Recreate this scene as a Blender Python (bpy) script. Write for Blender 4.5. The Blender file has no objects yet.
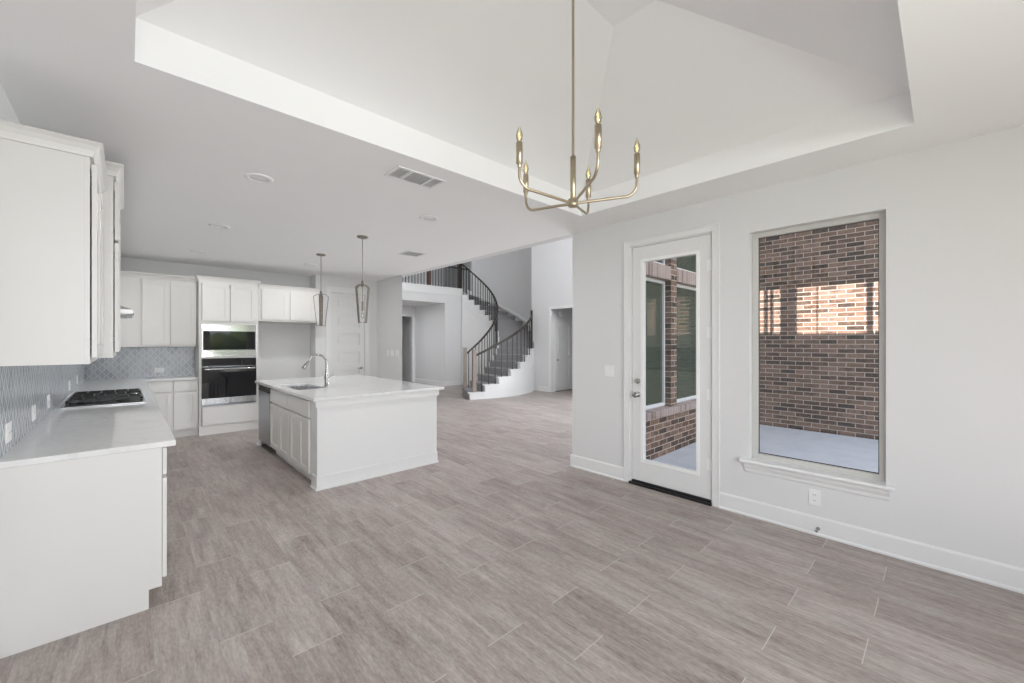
import bpy, bmesh, math, random
from mathutils import Vector, Matrix
random.seed(7)
PI = math.pi
SC = bpy.context.scene
COL = SC.collection

# ------------------------------------------------------------------ camera
H = 1.47
cam_d = bpy.data.cameras.new('camera')
cam_d.sensor_width = 36.0
cam_d.lens = 408.0 / 1024.0 * 36.0
cam_d.clip_start = 0.02
cam = bpy.data.objects.new('camera', cam_d)
COL.objects.link(cam)
cam.location = (0, 0, H)
cam.rotation_euler = (PI / 2, 0, -math.radians(43.34))
SC.camera = cam

# ------------------------------------------------------------------ view
SC.view_settings.view_transform = 'Standard'
SC.view_settings.look = 'None'
SC.view_settings.gamma = 1.0
SC.view_settings.use_curve_mapping = False
SC.view_settings.exposure = 0.0
SC.cycles.diffuse_bounces = 8

# ------------------------------------------------------------------ sky and sun
SKY = 4.0
W = bpy.data.worlds.new('sky')
SC.world = W
W.use_nodes = True
nt = W.node_tree
nt.nodes.clear()
wo = nt.nodes.new('ShaderNodeOutputWorld')
bg = nt.nodes.new('ShaderNodeBackground')
tc = nt.nodes.new('ShaderNodeTexCoord')
sp = nt.nodes.new('ShaderNodeSeparateXYZ')
rp = nt.nodes.new('ShaderNodeValToRGB')
rp.color_ramp.elements[0].position = 0.0
rp.color_ramp.elements[0].color = (0.92, 0.94, 0.97, 1)
rp.color_ramp.elements[1].position = 0.7
rp.color_ramp.elements[1].color = (0.62, 0.74, 0.95, 1)
nt.links.new(tc.outputs['Generated'], sp.inputs[0])
nt.links.new(sp.outputs['Z'], rp.inputs[0])
nt.links.new(rp.outputs[0], bg.inputs[0])
bg.inputs[1].default_value = SKY
nt.links.new(bg.outputs[0], wo.inputs[0])

sun_d = bpy.data.lights.new('sun', 'SUN')
sun_d.energy = 17.0
sun_d.angle = math.radians(0.3)
sun_d.color = (1.0, 0.92, 0.88)
sun = bpy.data.objects.new('sun', sun_d)
COL.objects.link(sun)
sun.location = (-5, 0, 12)
sun.rotation_euler = Vector((0.8192, 0.0, -0.5736)).to_track_quat('-Z', 'Y').to_euler()

def area(name, loc, direction, sx, sy, power, color=(1, 1, 1), spread=180):
    d = bpy.data.lights.new(name, 'AREA')
    d.shape = 'RECTANGLE'
    d.size, d.size_y = sx, sy
    d.energy = power
    d.color = color
    d.spread = math.radians(spread)
    o = bpy.data.objects.new(name, d)
    COL.objects.link(o)
    o.location = loc
    o.rotation_euler = Vector(direction).to_track_quat('-Z', 'Y').to_euler()
    return o

# area lamps standing in for daylight, plus added fill; most sit in unseen window openings
DAY = (0.955, 0.98, 1.02)
area('daylight_nook_upper', (0.82, -2.25, 2.36), (0, 1, -0.2), 2.2, 0.40, 33, DAY, 115)
area('daylight_nook_lower', (0.82, -2.25, 0.75), (0, 1, 0.15), 2.2, 0.38, 16, DAY, 110)
area('nook_side_fill', (-0.47, -1.25, 1.45), (1, 0.9, 0.1), 1.5, 1.9, 10, DAY, 125)  # fill lamp in an unseen side opening, both added to light surfaces facing it
area('living_clerestory_fill', (6.4, 2.86, 4.75), (0, 1, 0.05), 4.2, 1.3, 205, DAY)  # fill lamp in an unseen high opening added to light the living room
area('living_side_fill', (8.99, 4.9, 1.45), (-1, 0, 0.28), 2.9, 2.2, 130, DAY, 140)  # fill lamp in an unseen opening added to light the kitchen, tilted up
area('corridor_fill', (5.9, 12.2, 2.70), (0, 0, -1), 0.5, 0.5, 22, DAY)  # unseen fill lamp added to brighten the corridor
area('upper_hall_fill', (6.2, 15.85, 4.5), (0, -1, -0.1), 3.0, 1.2, 20, DAY)  # fill lamp added out of view; no window opening stands here
def portal(name, loc, direction, sx, sy):
    o = area(name, loc, direction, sx, sy, 1)
    o.data.cycles.is_portal = True
portal('sky_portal_nook', (0.82, -2.41, 1.565), (0, 1, 0), 2.3, 2.03)
portal('sky_portal_nook_small', (2.73, -2.41, 1.535), (0, 1, 0), 1.22, 1.17)
portal('sky_portal_patio', (6.35, -3.2, 2.9), (0, 1, 0), 4.6, 6.0)
portal('sky_portal_court', (6.35, -0.25, 5.95), (0, 0, -1), 4.6, 5.8)

# ------------------------------------------------------------------ node helpers
def mat_new(name):
    m = bpy.data.materials.new(name)
    m.use_nodes = True
    n = m.node_tree
    b = n.nodes['Principled BSDF']
    return m, n, b

def plain(name, col, rough=0.5, metal=0.0, spec=0.5, noise=0.0, nscale=30.0, bump=0.0):
    m, n, b = mat_new(name)
    b.inputs['Base Color'].default_value = (*col, 1)
    b.inputs['Roughness'].default_value = rough
    b.inputs['Metallic'].default_value = metal
    b.inputs['Specular IOR Level'].default_value = spec
    t = n.nodes.new('ShaderNodeTexCoord')
    nz = n.nodes.new('ShaderNodeTexNoise')
    nz.inputs['Scale'].default_value = nscale
    nz.inputs['Detail'].default_value = 3
    n.links.new(t.outputs['Object'], nz.inputs['Vector'])
    if noise > 0:
        mx = n.nodes.new('ShaderNodeMix')
        mx.data_type = 'RGBA'
        mx.inputs[6].default_value = (*[max(0, c * (1 - noise)) for c in col], 1)
        mx.inputs[7].default_value = (*[min(1, c * (1 + noise)) for c in col], 1)
        n.links.new(nz.outputs[0], mx.inputs[0])
        n.links.new(mx.outputs[2], b.inputs['Base Color'])
    if bump > 0:
        bp = n.nodes.new('ShaderNodeBump')
        bp.inputs['Strength'].default_value = bump
        bp.inputs['Distance'].default_value = 0.002
        n.links.new(nz.outputs[0], bp.inputs['Height'])
        n.links.new(bp.outputs[0], b.inputs['Normal'])
    return m

class NT:
    """small wrapper for building math node graphs"""
    def __init__(self, n): self.n = n
    def v(self, x, sock):
        if isinstance(x, (int, float)): sock.default_value = x
        else: self.n.links.new(x, sock)
    def m(self, op, a, b=0.0, c=0.0):
        k = self.n.nodes.new('ShaderNodeMath'); k.operation = op
        self.v(a, k.inputs[0]); self.v(b, k.inputs[1]); self.v(c, k.inputs[2])
        return k.outputs[0]
    def comb(self, x, y, z):
        k = self.n.nodes.new('ShaderNodeCombineXYZ')
        self.v(x, k.inputs[0]); self.v(y, k.inputs[1]); self.v(z, k.inputs[2])
        return k.outputs[0]
    def noise(self, vec, scale, detail=3, rough=0.55, dist=0.0):
        k = self.n.nodes.new('ShaderNodeTexNoise')
        self.n.links.new(vec, k.inputs['Vector'])
        k.inputs['Scale'].default_value = scale
        k.inputs['Detail'].default_value = detail
        k.inputs['Roughness'].default_value = rough
        k.inputs['Distortion'].default_value = dist
        return k.outputs[0]
    def white(self, vec):
        k = self.n.nodes.new('ShaderNodeTexWhiteNoise'); k.noise_dimensions = '3D'
        self.n.links.new(vec, k.inputs['Vector'])
        return k.outputs['Value']
    def ramp(self, fac, stops):
        k = self.n.nodes.new('ShaderNodeValToRGB')
        e = k.color_ramp.elements
        while len(e) < len(stops): e.new(0.5)
        for i, (p, c) in enumerate(stops):
            e[i].position = p; e[i].color = (*c, 1)
        self.n.links.new(fac, k.inputs[0])
        return k.outputs[0]
    def mix(self, f, a, b):
        k = self.n.nodes.new('ShaderNodeMix'); k.data_type = 'RGBA'
        self.v(f, k.inputs[0])
        for x, s in ((a, k.inputs[6]), (b, k.inputs[7])):
            if isinstance(x, tuple): s.default_value = (*x, 1)
            else: self.n.links.new(x, s)
        return k.outputs[2]
    def pos(self):
        k = self.n.nodes.new('ShaderNodeNewGeometry')
        s = self.n.nodes.new('ShaderNodeSeparateXYZ')
        self.n.links.new(k.outputs['Position'], s.inputs[0])
        s2 = self.n.nodes.new('ShaderNodeSeparateXYZ')
        self.n.links.new(k.outputs['True Normal'], s2.inputs[0])
        return s.outputs, s2.outputs
    def bump(self, h, b, strength, dist=0.002):
        k = self.n.nodes.new('ShaderNodeBump')
        k.inputs['Strength'].default_value = strength
        k.inputs['Distance'].default_value = dist
        self.n.links.new(h, k.inputs['Height'])
        self.n.links.new(k.outputs[0], b.inputs['Normal'])

def floor_material():
    m, n, b = mat_new('wood_look_tile')
    g = NT(n); P, N = g.pos()
    wx, ly = 0.2345, 0.914
    cx = g.m('DIVIDE', g.m('SUBTRACT', P[0], 0.091), wx)
    col = g.m('FLOOR', cx)
    odd = g.m('FLOORED_MODULO', col, 2.0)
    off = g.m('MULTIPLY', g.m('SUBTRACT', 1.0, odd), -0.575)
    # even/odd columns are offset like a third bond
    cy = g.m('DIVIDE', g.m('ADD', g.m('SUBTRACT', P[1], 2.425), g.m('ADD', off, 9.14)), ly)
    row = g.m('FLOOR', cy)
    fx = g.m('MULTIPLY', g.m('PINGPONG', cx, 0.5), wx)
    fy = g.m('MULTIPLY', g.m('PINGPONG', cy, 0.5), ly)
    d = g.m('MINIMUM', fx, fy)
    grout_x = g.m('LESS_THAN', fx, 0.0012)
    grout_y = g.m('LESS_THAN', fy, 0.0022)
    rnd = g.white(g.comb(col, row, 3.0))
    rnd2 = g.white(g.comb(col, row, 11.0))
    vec = g.comb(g.m('MULTIPLY', P[0], 1.0), g.m('MULTIPLY_ADD', P[1], 0.085, g.m('MULTIPLY', rnd, 13.0)), g.m('MULTIPLY', rnd2, 9.0))
    n1 = g.noise(vec, 30.0, 7, 0.68, 0.5)
    vec2 = g.comb(P[0], g.m('MULTIPLY_ADD', P[1], 0.22, g.m('MULTIPLY', rnd2, 7.0)), rnd)
    n2 = g.noise(vec2, 8.0, 4, 0.55, 0.7)
    n3 = g.noise(g.comb(P[0], g.m('MULTIPLY', P[1], 0.25), g.m('MULTIPLY', rnd, 5.0)), 110.0, 3, 0.6)
    t = g.m('ADD', g.m('ADD', g.m('MULTIPLY', n1, 0.46), g.m('MULTIPLY', n2, 0.24)), g.m('MULTIPLY', n3, 0.30))
    t = g.m('ADD', t, g.m('MULTIPLY', g.m('SUBTRACT', rnd, 0.5), 0.07))
    ca = g.ramp(t, [(0.32, (0.150, 0.118, 0.106)), (0.46, (0.295, 0.246, 0.226)), (0.57, (0.40, 0.345, 0.320)), (0.70, (0.52, 0.47, 0.445))])
    cb = g.ramp(t, [(0.32, (0.170, 0.142, 0.126)), (0.46, (0.315, 0.276, 0.252)), (0.57, (0.42, 0.378, 0.350)), (0.70, (0.54, 0.50, 0.47))])
    n4 = g.noise(g.comb(P[0], g.m('MULTIPLY_ADD', P[1], 0.35, g.m('MULTIPLY', rnd2, 9.0)), rnd), 5.0, 3, 0.5, 0.4)
    hue = g.ramp(n4, [(0.40, (0, 0, 0)), (0.60, (1, 1, 1))])
    c = g.mix(hue, ca, cb)
    c = g.mix(grout_x, c, (0.30, 0.265, 0.25))
    c = g.mix(grout_y, c, (0.52, 0.49, 0.46))
    n.links.new(c, b.inputs['Base Color'])
    n.links.new(g.m('MULTIPLY_ADD', n1, 0.18, 0.34), b.inputs['Roughness'])
    b.inputs['Specular IOR Level'].default_value = 0.45
    h = g.m('ADD', g.m('MULTIPLY', g.m('MINIMUM', g.m('DIVIDE', d, 0.003), 1.0), 1.0), g.m('MULTIPLY', n1, 0.25))
    g.bump(h, b, 0.25, 0.001)
    return m

def brick_material():
    m, n, b = mat_new('red_brown_brick')
    g = NT(n); P, N = g.pos()
    ax = g.m('GREATER_THAN', g.m('ABSOLUTE', N[0]), 0.5)
    u = g.m('ADD', g.m('MULTIPLY', ax, P[1]), g.m('MULTIPLY', g.m('SUBTRACT', 1.0, ax), P[0]))
    bw, bh = 0.236, 0.0765
    ry = g.m('DIVIDE', g.m('ADD', P[2], 5.0), bh)
    row = g.m('FLOOR', ry)
    rx = g.m('ADD', g.m('DIVIDE', g.m('ADD', u, 20.0), bw), g.m('MULTIPLY', g.m('FLOORED_MODULO', row, 2.0), 0.5))
    colm = g.m('FLOOR', rx)
    fx = g.m('MULTIPLY', g.m('PINGPONG', rx, 0.5), bw)
    fy = g.m('MULTIPLY', g.m('PINGPONG', ry, 0.5), bh)
    d = g.m('MINIMUM', fx, fy)
    r1 = g.white(g.comb(colm, row, g.m('MULTIPLY', ax, 5.0)))
    pv = g.comb(u, P[2], 0.0)
    nz = g.noise(pv, 14.0, 4, 0.65)
    nb = g.noise(g.comb(u, g.m('MULTIPLY', P[2], 2.5), 4.0), 6.0, 2, 0.5)
    t = g.m('ADD', g.m('MULTIPLY', r1, 0.75), g.m('MULTIPLY', g.m('SUBTRACT', nz, 0.37), 0.9))
    c = g.ramp(t, [(0.05, (0.032, 0.024, 0.020)), (0.28, (0.085, 0.052, 0.034)), (0.48, (0.170, 0.098, 0.068)),
                   (0.68, (0.220, 0.138, 0.094)), (0.86, (0.27, 0.165, 0.125)), (1.0, (0.15, 0.105, 0.08))])
    c = g.mix(g.m('MULTIPLY', g.m('GREATER_THAN', nb, 0.60), 0.55), c, (0.05, 0.040, 0.036))
    mort = g.m('LESS_THAN', d, 0.0058)
    c = g.mix(mort, c, (0.52, 0.435, 0.365))
    n.links.new(c, b.inputs['Base Color'])
    b.inputs['Roughness'].default_value = 0.85
    b.inputs['Specular IOR Level'].default_value = 0.2
    g.bump(g.m('ADD', g.m('MINIMUM', g.m('DIVIDE', d, 0.008), 1.0), g.m('MULTIPLY', nz, 0.3)), b, 0.6, 0.006)
    return m

def rowlock_material():
    m, n, b = mat_new('rowlock_brick_band')
    g = NT(n); P, N = g.pos()
    rx = g.m('DIVIDE', g.m('ADD', P[0], 20.0), 0.0765)
    r1 = g.white(g.comb(g.m('FLOOR', rx), 1.0, 1.0))
    d = g.m('MULTIPLY', g.m('PINGPONG', rx, 0.5), 0.0765)
    nz = g.noise(g.comb(P[0], P[1], P[2]), 25.0, 4, 0.6)
    t = g.m('ADD', r1, g.m('MULTIPLY', g.m('SUBTRACT', nz, 0.5), 0.5))
    c = g.ramp(t, [(0.1, (0.22, 0.145, 0.125)), (0.5, (0.33, 0.235, 0.20)), (0.9, (0.40, 0.30, 0.26))])
    c = g.mix(g.m('LESS_THAN', d, 0.004), c, (0.55, 0.48, 0.43))
    n.links.new(c, b.inputs['Base Color'])
    b.inputs['Roughness'].default_value = 0.85
    g.bump(g.m('MINIMUM', g.m('DIVIDE', d, 0.006), 1.0), b, 0.5, 0.005)
    return m

def backsplash_material():
    m, n, b = mat_new('arabesque_tile')
    g = NT(n); P, N = g.pos()
    ax = g.m('GREATER_THAN', g.m('ABSOLUTE', N[0]), 0.5)
    u = g.m('ADD', g.m('MULTIPLY', ax, P[1]), g.m('MULTIPLY', g.m('SUBTRACT', 1.0, ax), P[0]))
    pw, ph = 0.088, 0.110
    a = g.m('DIVIDE', u, pw)
    v = g.m('DIVIDE', g.m('SUBTRACT', P[2], 0.912), ph)
    # lantern lattice: two families of diagonals bent into ogee curves
    bend = g.m('MULTIPLY', g.m('SINE', g.m('MULTIPLY', v, 4 * PI)), 0.055)
    s = g.m('ADD', g.m('ADD', a, v), bend)
    t = g.m('SUBTRACT', g.m('SUBTRACT', a, v), bend)
    ds = g.m('PINGPONG', s, 0.5)
    dt = g.m('PINGPONG', t, 0.5)
    d = g.m('MINIMUM', ds, dt)
    r = g.white(g.comb(g.m('FLOOR', s), g.m('FLOOR', t), 2.0))
    nz = g.noise(g.comb(u, P[2], 0.0), 14.0, 3, 0.5)
    c = g.ramp(g.m('ADD', g.m('MULTIPLY', r, 0.6), g.m('MULTIPLY', nz, 0.4)), [(0.15, (0.30, 0.325, 0.355)), (0.85, (0.44, 0.465, 0.495))])
    grout = g.m('LESS_THAN', d, 0.032)
    c = g.mix(grout, c, (0.68, 0.70, 0.71))
    n.links.new(c, b.inputs['Base Color'])
    n.links.new(g.m('MULTIPLY_ADD', grout, 0.4, 0.24), b.inputs['Roughness'])
    b.inputs['Specular IOR Level'].default_value = 0.6
    dome = g.m('MINIMUM', g.m('DIVIDE', d, 0.18), 1.0)
    g.bump(g.m('ADD', dome, g.m('MULTIPLY', nz, 0.5)), b, 0.16, 0.003)
    return m

def quartz_material():
    m, n, b = mat_new('white_quartz')
    g = NT(n); P, N = g.pos()
    v = g.comb(P[0], P[1], P[2])
    n1 = g.noise(v, 2.2, 6, 0.6, 1.8)
    vein = g.m('SUBTRACT', 1.0, g.m('MINIMUM', g.m('MULTIPLY', g.m('ABSOLUTE', g.m('SUBTRACT', n1, 0.5)), 28.0), 1.0))
    n2 = g.noise(v, 5.0, 4, 0.5)
    c = g.mix(g.m('MULTIPLY', vein, g.m('MULTIPLY', n2, 0.42)), (0.78, 0.78, 0.775), (0.56, 0.55, 0.54))
    n.links.new(c, b.inputs['Base Color'])
    b.inputs['Roughness'].default_value = 0.06
    b.inputs['Specular IOR Level'].default_value = 0.6
    return m

def concrete_material():
    m, n, b = mat_new('patio_concrete')
    g = NT(n); P, N = g.pos()
    v = g.comb(P[0], P[1], 0.0)
    c = g.ramp(g.noise(v, 3.0, 6, 0.65), [(0.3, (0.47, 0.47, 0.475)), (0.7, (0.57, 0.57, 0.57))])
    n.links.new(c, b.inputs['Base Color'])
    b.inputs['Roughness'].default_value = 0.8
    return m

def grass_material():
    m, n, b = mat_new('lawn_grass')
    g = NT(n); P, N = g.pos()
    c = g.ramp(g.noise(g.comb(P[0], P[1], 0.0), 0.7, 6, 0.7), [(0.3, (0.13, 0.15, 0.06)), (0.7, (0.28, 0.28, 0.13))])
    n.links.new(c, b.inputs['Base Color'])
    b.inputs['Roughness'].default_value = 0.95
    return m

def glass_material(name, tint=(1, 1, 1), refl=0.08, solid=None, solid_fac=0.0):
    m = bpy.data.materials.new(name)
    m.use_nodes = True
    n = m.node_tree
    n.nodes.clear()
    out = n.nodes.new('ShaderNodeOutputMaterial')
    tr = n.nodes.new('ShaderNodeBsdfTransparent'); tr.inputs[0].default_value = (*tint, 1)
    gl = n.nodes.new('ShaderNodeBsdfGlossy'); gl.inputs['Roughness'].default_value = 0.0
    fr = n.nodes.new('ShaderNodeFresnel'); fr.inputs[0].default_value = 1.45
    k = n.nodes.new('ShaderNodeMath'); k.operation = 'MULTIPLY_ADD'
    n.links.new(fr.outputs[0], k.inputs[0]); k.inputs[1].default_value = 0.8 if solid is None else 0.45; k.inputs[2].default_value = refl - 0.03
    k.use_clamp = True
    mx = n.nodes.new('ShaderNodeMixShader')
    n.links.new(k.outputs[0], mx.inputs[0])
    base = tr.outputs[0]
    if solid:
        df = n.nodes.new('ShaderNodeBsdfDiffuse'); df.inputs[0].default_value = (*solid, 1)
        m2 = n.nodes.new('ShaderNodeMixShader'); m2.inputs[0].default_value = solid_fac
        n.links.new(tr.outputs[0], m2.inputs[1]); n.links.new(df.outputs[0], m2.inputs[2])
        base = m2.outputs[0]
    n.links.new(base, mx.inputs[1])
    n.links.new(gl.outputs[0], mx.inputs[2])
    n.links.new(mx.outputs[0], out.inputs[0])
    return m

def steel_material(name, col, rough, axis=2):
    m, n, b = mat_new(name)
    g = NT(n); P, N = g.pos()
    sc = [180.0, 180.0, 180.0]; sc[axis] = 3.0
    nz = g.noise(g.comb(g.m('MULTIPLY', P[0], sc[0]), g.m('MULTIPLY', P[1], sc[1]), g.m('MULTIPLY', P[2], sc[2])), 1.0, 2)
    b.inputs['Base Color'].default_value = (*col, 1)
    b.inputs['Metallic'].default_value = 1.0
    n.links.new(g.m('MULTIPLY_ADD', nz, 0.12, rough - 0.06), b.inputs['Roughness'])
    return m

def emit_material(name, col, base, strength):
    m, n, b = mat_new(name)
    b.inputs['Base Color'].default_value = (*base, 1)
    b.inputs['Emission Color'].default_value = (*col, 1)
    b.inputs['Emission Strength'].default_value = strength
    return m

M = dict(
    wall=plain('wall_paint', (0.70, 0.70, 0.70), 0.75, spec=0.25, noise=0.012, nscale=3.0),
    ceil=plain('ceiling_paint', (0.87, 0.87, 0.87), 0.85, spec=0.2, noise=0.012, nscale=3.0),
    trim=plain('trim_paint', (0.76, 0.76, 0.755), 0.35, noise=0.01, nscale=8.0),
    cab=plain('cabinet_paint', (0.70, 0.69, 0.668), 0.38, noise=0.012, nscale=6.0),
    door=plain('door_paint', (0.73, 0.73, 0.725), 0.4, noise=0.01, nscale=8.0),
    gap=plain('cabinet_interior', (0.06, 0.055, 0.05), 0.8, noise=0.1),
    floor=floor_material(), brick=brick_material(), rowlock=rowlock_material(), splash=backsplash_material(),
    quartz=quartz_material(), concrete=concrete_material(), grass=grass_material(),
    glass=glass_material('window_glass', (0.97, 0.98, 0.98), 0.06),
    dglass=glass_material('screened_green_reflection_glass', (0.30, 0.34, 0.31), 0.12, (0.055, 0.075, 0.048), 0.85),  # screened glass; its dark green body colour stands in for reflected trees
    bulbglass=glass_material('clear_bulb_glass', (0.97, 0.92, 0.76), 0.10),
    vinyl=plain('window_vinyl', (0.58, 0.57, 0.545), 0.45, noise=0.02),
    wvinyl=plain('white_vinyl', (0.86, 0.86, 0.85), 0.4, noise=0.02),
    steel=steel_material('brushed_steel', (0.62, 0.63, 0.64), 0.28),
    steelh=steel_material('polished_steel', (0.75, 0.75, 0.76), 0.12, 0),
    hoodside=plain('matte_grey_steel', (0.34, 0.34, 0.34), 0.55, metal=0.2, noise=0.03),
    rim=plain('pale_satin_steel', (0.70, 0.70, 0.70), 0.35, metal=0.25, noise=0.02),
    hood=steel_material('satin_steel', (0.60, 0.60, 0.61), 0.45, 1),
    dsteel=steel_material('dark_steel', (0.33, 0.34, 0.36), 0.30),
    nickel=steel_material('satin_nickel', (0.40, 0.395, 0.385), 0.20),
    brass=steel_material('champagne_brass', (0.50, 0.425, 0.31), 0.34),
    agedbrass=steel_material('bronzed_nickel', (0.27, 0.245, 0.215), 0.28),
    blackglass=plain('black_glass', (0.008, 0.008, 0.010), 0.03, spec=0.6),
    black=plain('black_enamel', (0.012, 0.012, 0.013), 0.35, noise=0.1),
    iron=plain('cast_iron', (0.02, 0.02, 0.021), 0.45, noise=0.2, nscale=80),
    rail=plain('dark_stained_wood', (0.035, 0.026, 0.022), 0.35, noise=0.3, nscale=12),
    redwood=plain('reddish_stained_wood', (0.10, 0.052, 0.040), 0.4, noise=0.3, nscale=12),
    tan=plain('weathered_tan_wood', (0.30, 0.255, 0.22), 0.5, noise=0.2, nscale=12),
    baluster=plain('black_iron_baluster', (0.025, 0.025, 0.027), 0.45, noise=0.1),
    carpet=plain('grey_carpet', (0.29, 0.283, 0.285), 0.95, spec=0.1, noise=0.35, nscale=120, bump=0.5),
    plate=plain('white_plastic', (0.82, 0.82, 0.82), 0.35, noise=0.01),
    slot=plain('dark_slot', (0.05, 0.05, 0.05), 0.6, noise=0.1),
    ventback=plain('duct_shadow_grey', (0.5, 0.5, 0.5), 0.8, noise=0.05),
    roof=plain('roof_shingle', (0.10, 0.095, 0.09), 0.9, noise=0.2),
    leaf=plain('tree_leaf', (0.15, 0.19, 0.08), 0.9, noise=0.6, nscale=2.5),
    bark=plain('tree_bark', (0.10, 0.075, 0.055), 0.9, noise=0.3),
    diffuser=emit_material('lamp_diffuser', (1.0, 0.97, 0.92), (0.85, 0.85, 0.85), 0.0),
    filament=emit_material('glowing_filament', (1.0, 0.80, 0.45), (0.9, 0.7, 0.4), 0.9),
)

# ------------------------------------------------------------------ mesh builder
ORG = {}
class MB:
    def __init__(s): s.v, s.f, s.sm, s.n = [], [], [], 0
    def add(s, vs, fs, smooth=False):
        k = len(s.v)
        s.v += [tuple(p) for p in vs]
        s.f += [tuple(i + k for i in f) for f in fs]
        s.sm += [smooth] * len(fs)
        return s
    def box(s, x0, x1, y0, y1, z0, z1):
        x0, x1 = sorted((x0, x1)); y0, y1 = sorted((y0, y1)); z0, z1 = sorted((z0, z1))
        return s.add([(x0, y0, z0), (x1, y0, z0), (x1, y1, z0), (x0, y1, z0), (x0, y0, z1), (x1, y0, z1), (x1, y1, z1), (x0, y1, z1)],
                     [(0, 3, 2, 1), (4, 5, 6, 7), (0, 1, 5, 4), (1, 2, 6, 5), (2, 3, 7, 6), (3, 0, 4, 7)])
    def obox(s, c, ux, uy, uz):
        """box from centre and three half-extent vectors"""
        c, ux, uy, uz = map(Vector, (c, ux, uy, uz))
        vs = [c + a * ux + b * uy + d * uz for d in (-1, 1) for a, b in ((-1, -1), (1, -1), (1, 1), (-1, 1))]
        return s.add(vs, [(0, 3, 2, 1), (4, 5, 6, 7), (0, 1, 5, 4), (1, 2, 6, 5), (2, 3, 7, 6), (3, 0, 4, 7)])
    def prism(s, poly, z0, z1):
        n = len(poly)
        vs = [(p[0], p[1], z0) for p in poly] + [(p[0], p[1], z1) for p in poly]
        fs = [tuple(range(n - 1, -1, -1)), tuple(range(n, 2 * n))] + [(i, (i + 1) % n, n + (i + 1) % n, n + i) for i in range(n)]
        return s.add(vs, fs)
    def sweep(s, prof, path_fn, n):
        pass
    def profile_x(s, prof, x0, x1):
        """extrude a closed (y, z) profile along x"""
        n = len(prof)
        vs = [(x0, p[0], p[1]) for p in prof] + [(x1, p[0], p[1]) for p in prof]
        return s.add(vs, [tuple(range(n)), tuple(range(2 * n - 1, n - 1, -1))] + [(i, n + i, n + (i + 1) % n, (i + 1) % n) for i in range(n)])
    def profile_y(s, prof, y0, y1):
        """extrude a closed (x, z) profile along y"""
        n = len(prof)
        vs = [(p[0], y0, p[1]) for p in prof] + [(p[0], y1, p[1]) for p in prof]
        return s.add(vs, [tuple(range(n)), tuple(range(2 * n - 1, n - 1, -1))] + [(i, n + i, n + (i + 1) % n, (i + 1) % n) for i in range(n)])
    def dbox(s, face, pos, d0, d1, a0, a1, z0, z1):
        """box measured outwards (d) from a face: '-y', '+x', '-x' at coordinate pos; a runs along the face"""
        if face == '-y': return s.box(a0, a1, pos - d1, pos - d0, z0, z1)
        if face == '+y': return s.box(a0, a1, pos + d0, pos + d1, z0, z1)
        if face == '+x': return s.box(pos + d0, pos + d1, a0, a1, z0, z1)
        return s.box(pos - d1, pos - d0, a0, a1, z0, z1)
    def shaker(s, face, pos, a0, a1, z0, z1, t=0.019, rail=0.062, rec=0.009, off=0.0):
        s.dbox(face, pos, off, off + t, a0, a0 + rail, z0, z1)
        s.dbox(face, pos, off, off + t, a1 - rail, a1, z0, z1)
        s.dbox(face, pos, off, off + t, a0 + rail, a1 - rail, z1 - rail, z1)
        s.dbox(face, pos, off, off + t, a0 + rail, a1 - rail, z0, z0 + rail)
        s.dbox(face, pos, off, off + t - rec, a0 + rail, a1 - rail, z0 + rail, z1 - rail)
        return s
    def tube(s, pts, r, n=10, cap=True):
        pts = [Vector(p) for p in pts]
        rs = r if isinstance(r, (list, tuple)) else [r] * len(pts)
        k = len(pts); vs = []
        t0 = (pts[1] - pts[0]).normalized()
        up = Vector((0, 0, 1)) if abs(t0.z) < 0.9 else Vector((1, 0, 0))
        nx = t0.cross(up).normalized()
        for i, p in enumerate(pts):
            t = (pts[min(i + 1, k - 1)] - pts[max(i - 1, 0)]).normalized()
            nx = (nx - t * nx.dot(t)).normalized()
            ny = t.cross(nx)
            for j in range(n):
                a = 2 * PI * j / n
                vs.append(p + rs[i] * (math.cos(a) * nx + math.sin(a) * ny))
        fs = [(i * n + j, i * n + (j + 1) % n, (i + 1) * n + (j + 1) % n, (i + 1) * n + j) for i in range(k - 1) for j in range(n)]
        s.add(vs, fs, True)
        if cap:
            s.add(vs[:n], [tuple(range(n - 1, -1, -1))]); s.add(vs[-n:], [tuple(range(n))])
        return s
    def flatbar(s, pts, side, w, t):
        """flat bar along pts; 'side' is the direction of its width w, thickness t across"""
        pts = [Vector(p) for p in pts]; side = Vector(side).normalized(); k = len(pts); vs = []
        for i, p in enumerate(pts):
            tg = (pts[min(i + 1, k - 1)] - pts[max(i - 1, 0)]).normalized()
            nrm = tg.cross(side).normalized()
            for a, b in ((-1, -1), (1, -1), (1, 1), (-1, 1)):
                vs.append(p + side * a * w / 2 + nrm * b * t / 2)
        fs = [(i * 4 + j, i * 4 + (j + 1) % 4, (i + 1) * 4 + (j + 1) % 4, (i + 1) * 4 + j) for i in range(k - 1) for j in range(4)]
        fs += [(3, 2, 1, 0), tuple((k - 1) * 4 + j for j in range(4))]
        return s.add(vs, fs)
    def lathe(s, prof, c, n=20, axis='z'):
        """revolve (r, h) profile about an axis through c"""
        k = len(prof); vs = []
        for r, h in prof:
            for j in range(n):
                a = 2 * PI * j / n
                x, y = r * math.cos(a), r * math.sin(a)
                o = {'z': (x, y, h), 'x': (h, x, y), 'y': (x, h, y)}[axis]
                vs.append((c[0] + o[0], c[1] + o[1], c[2] + o[2]))
        fs = [(i * n + j, i * n + (j + 1) % n, (i + 1) * n + (j + 1) % n, (i + 1) * n + j) for i in range(k - 1) for j in range(n)]
        fl = [math.hypot(prof[i + 1][0] - prof[i][0], prof[i + 1][1] - prof[i][1]) for i in range(k - 1)]
        s.add(vs, fs, True)
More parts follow.
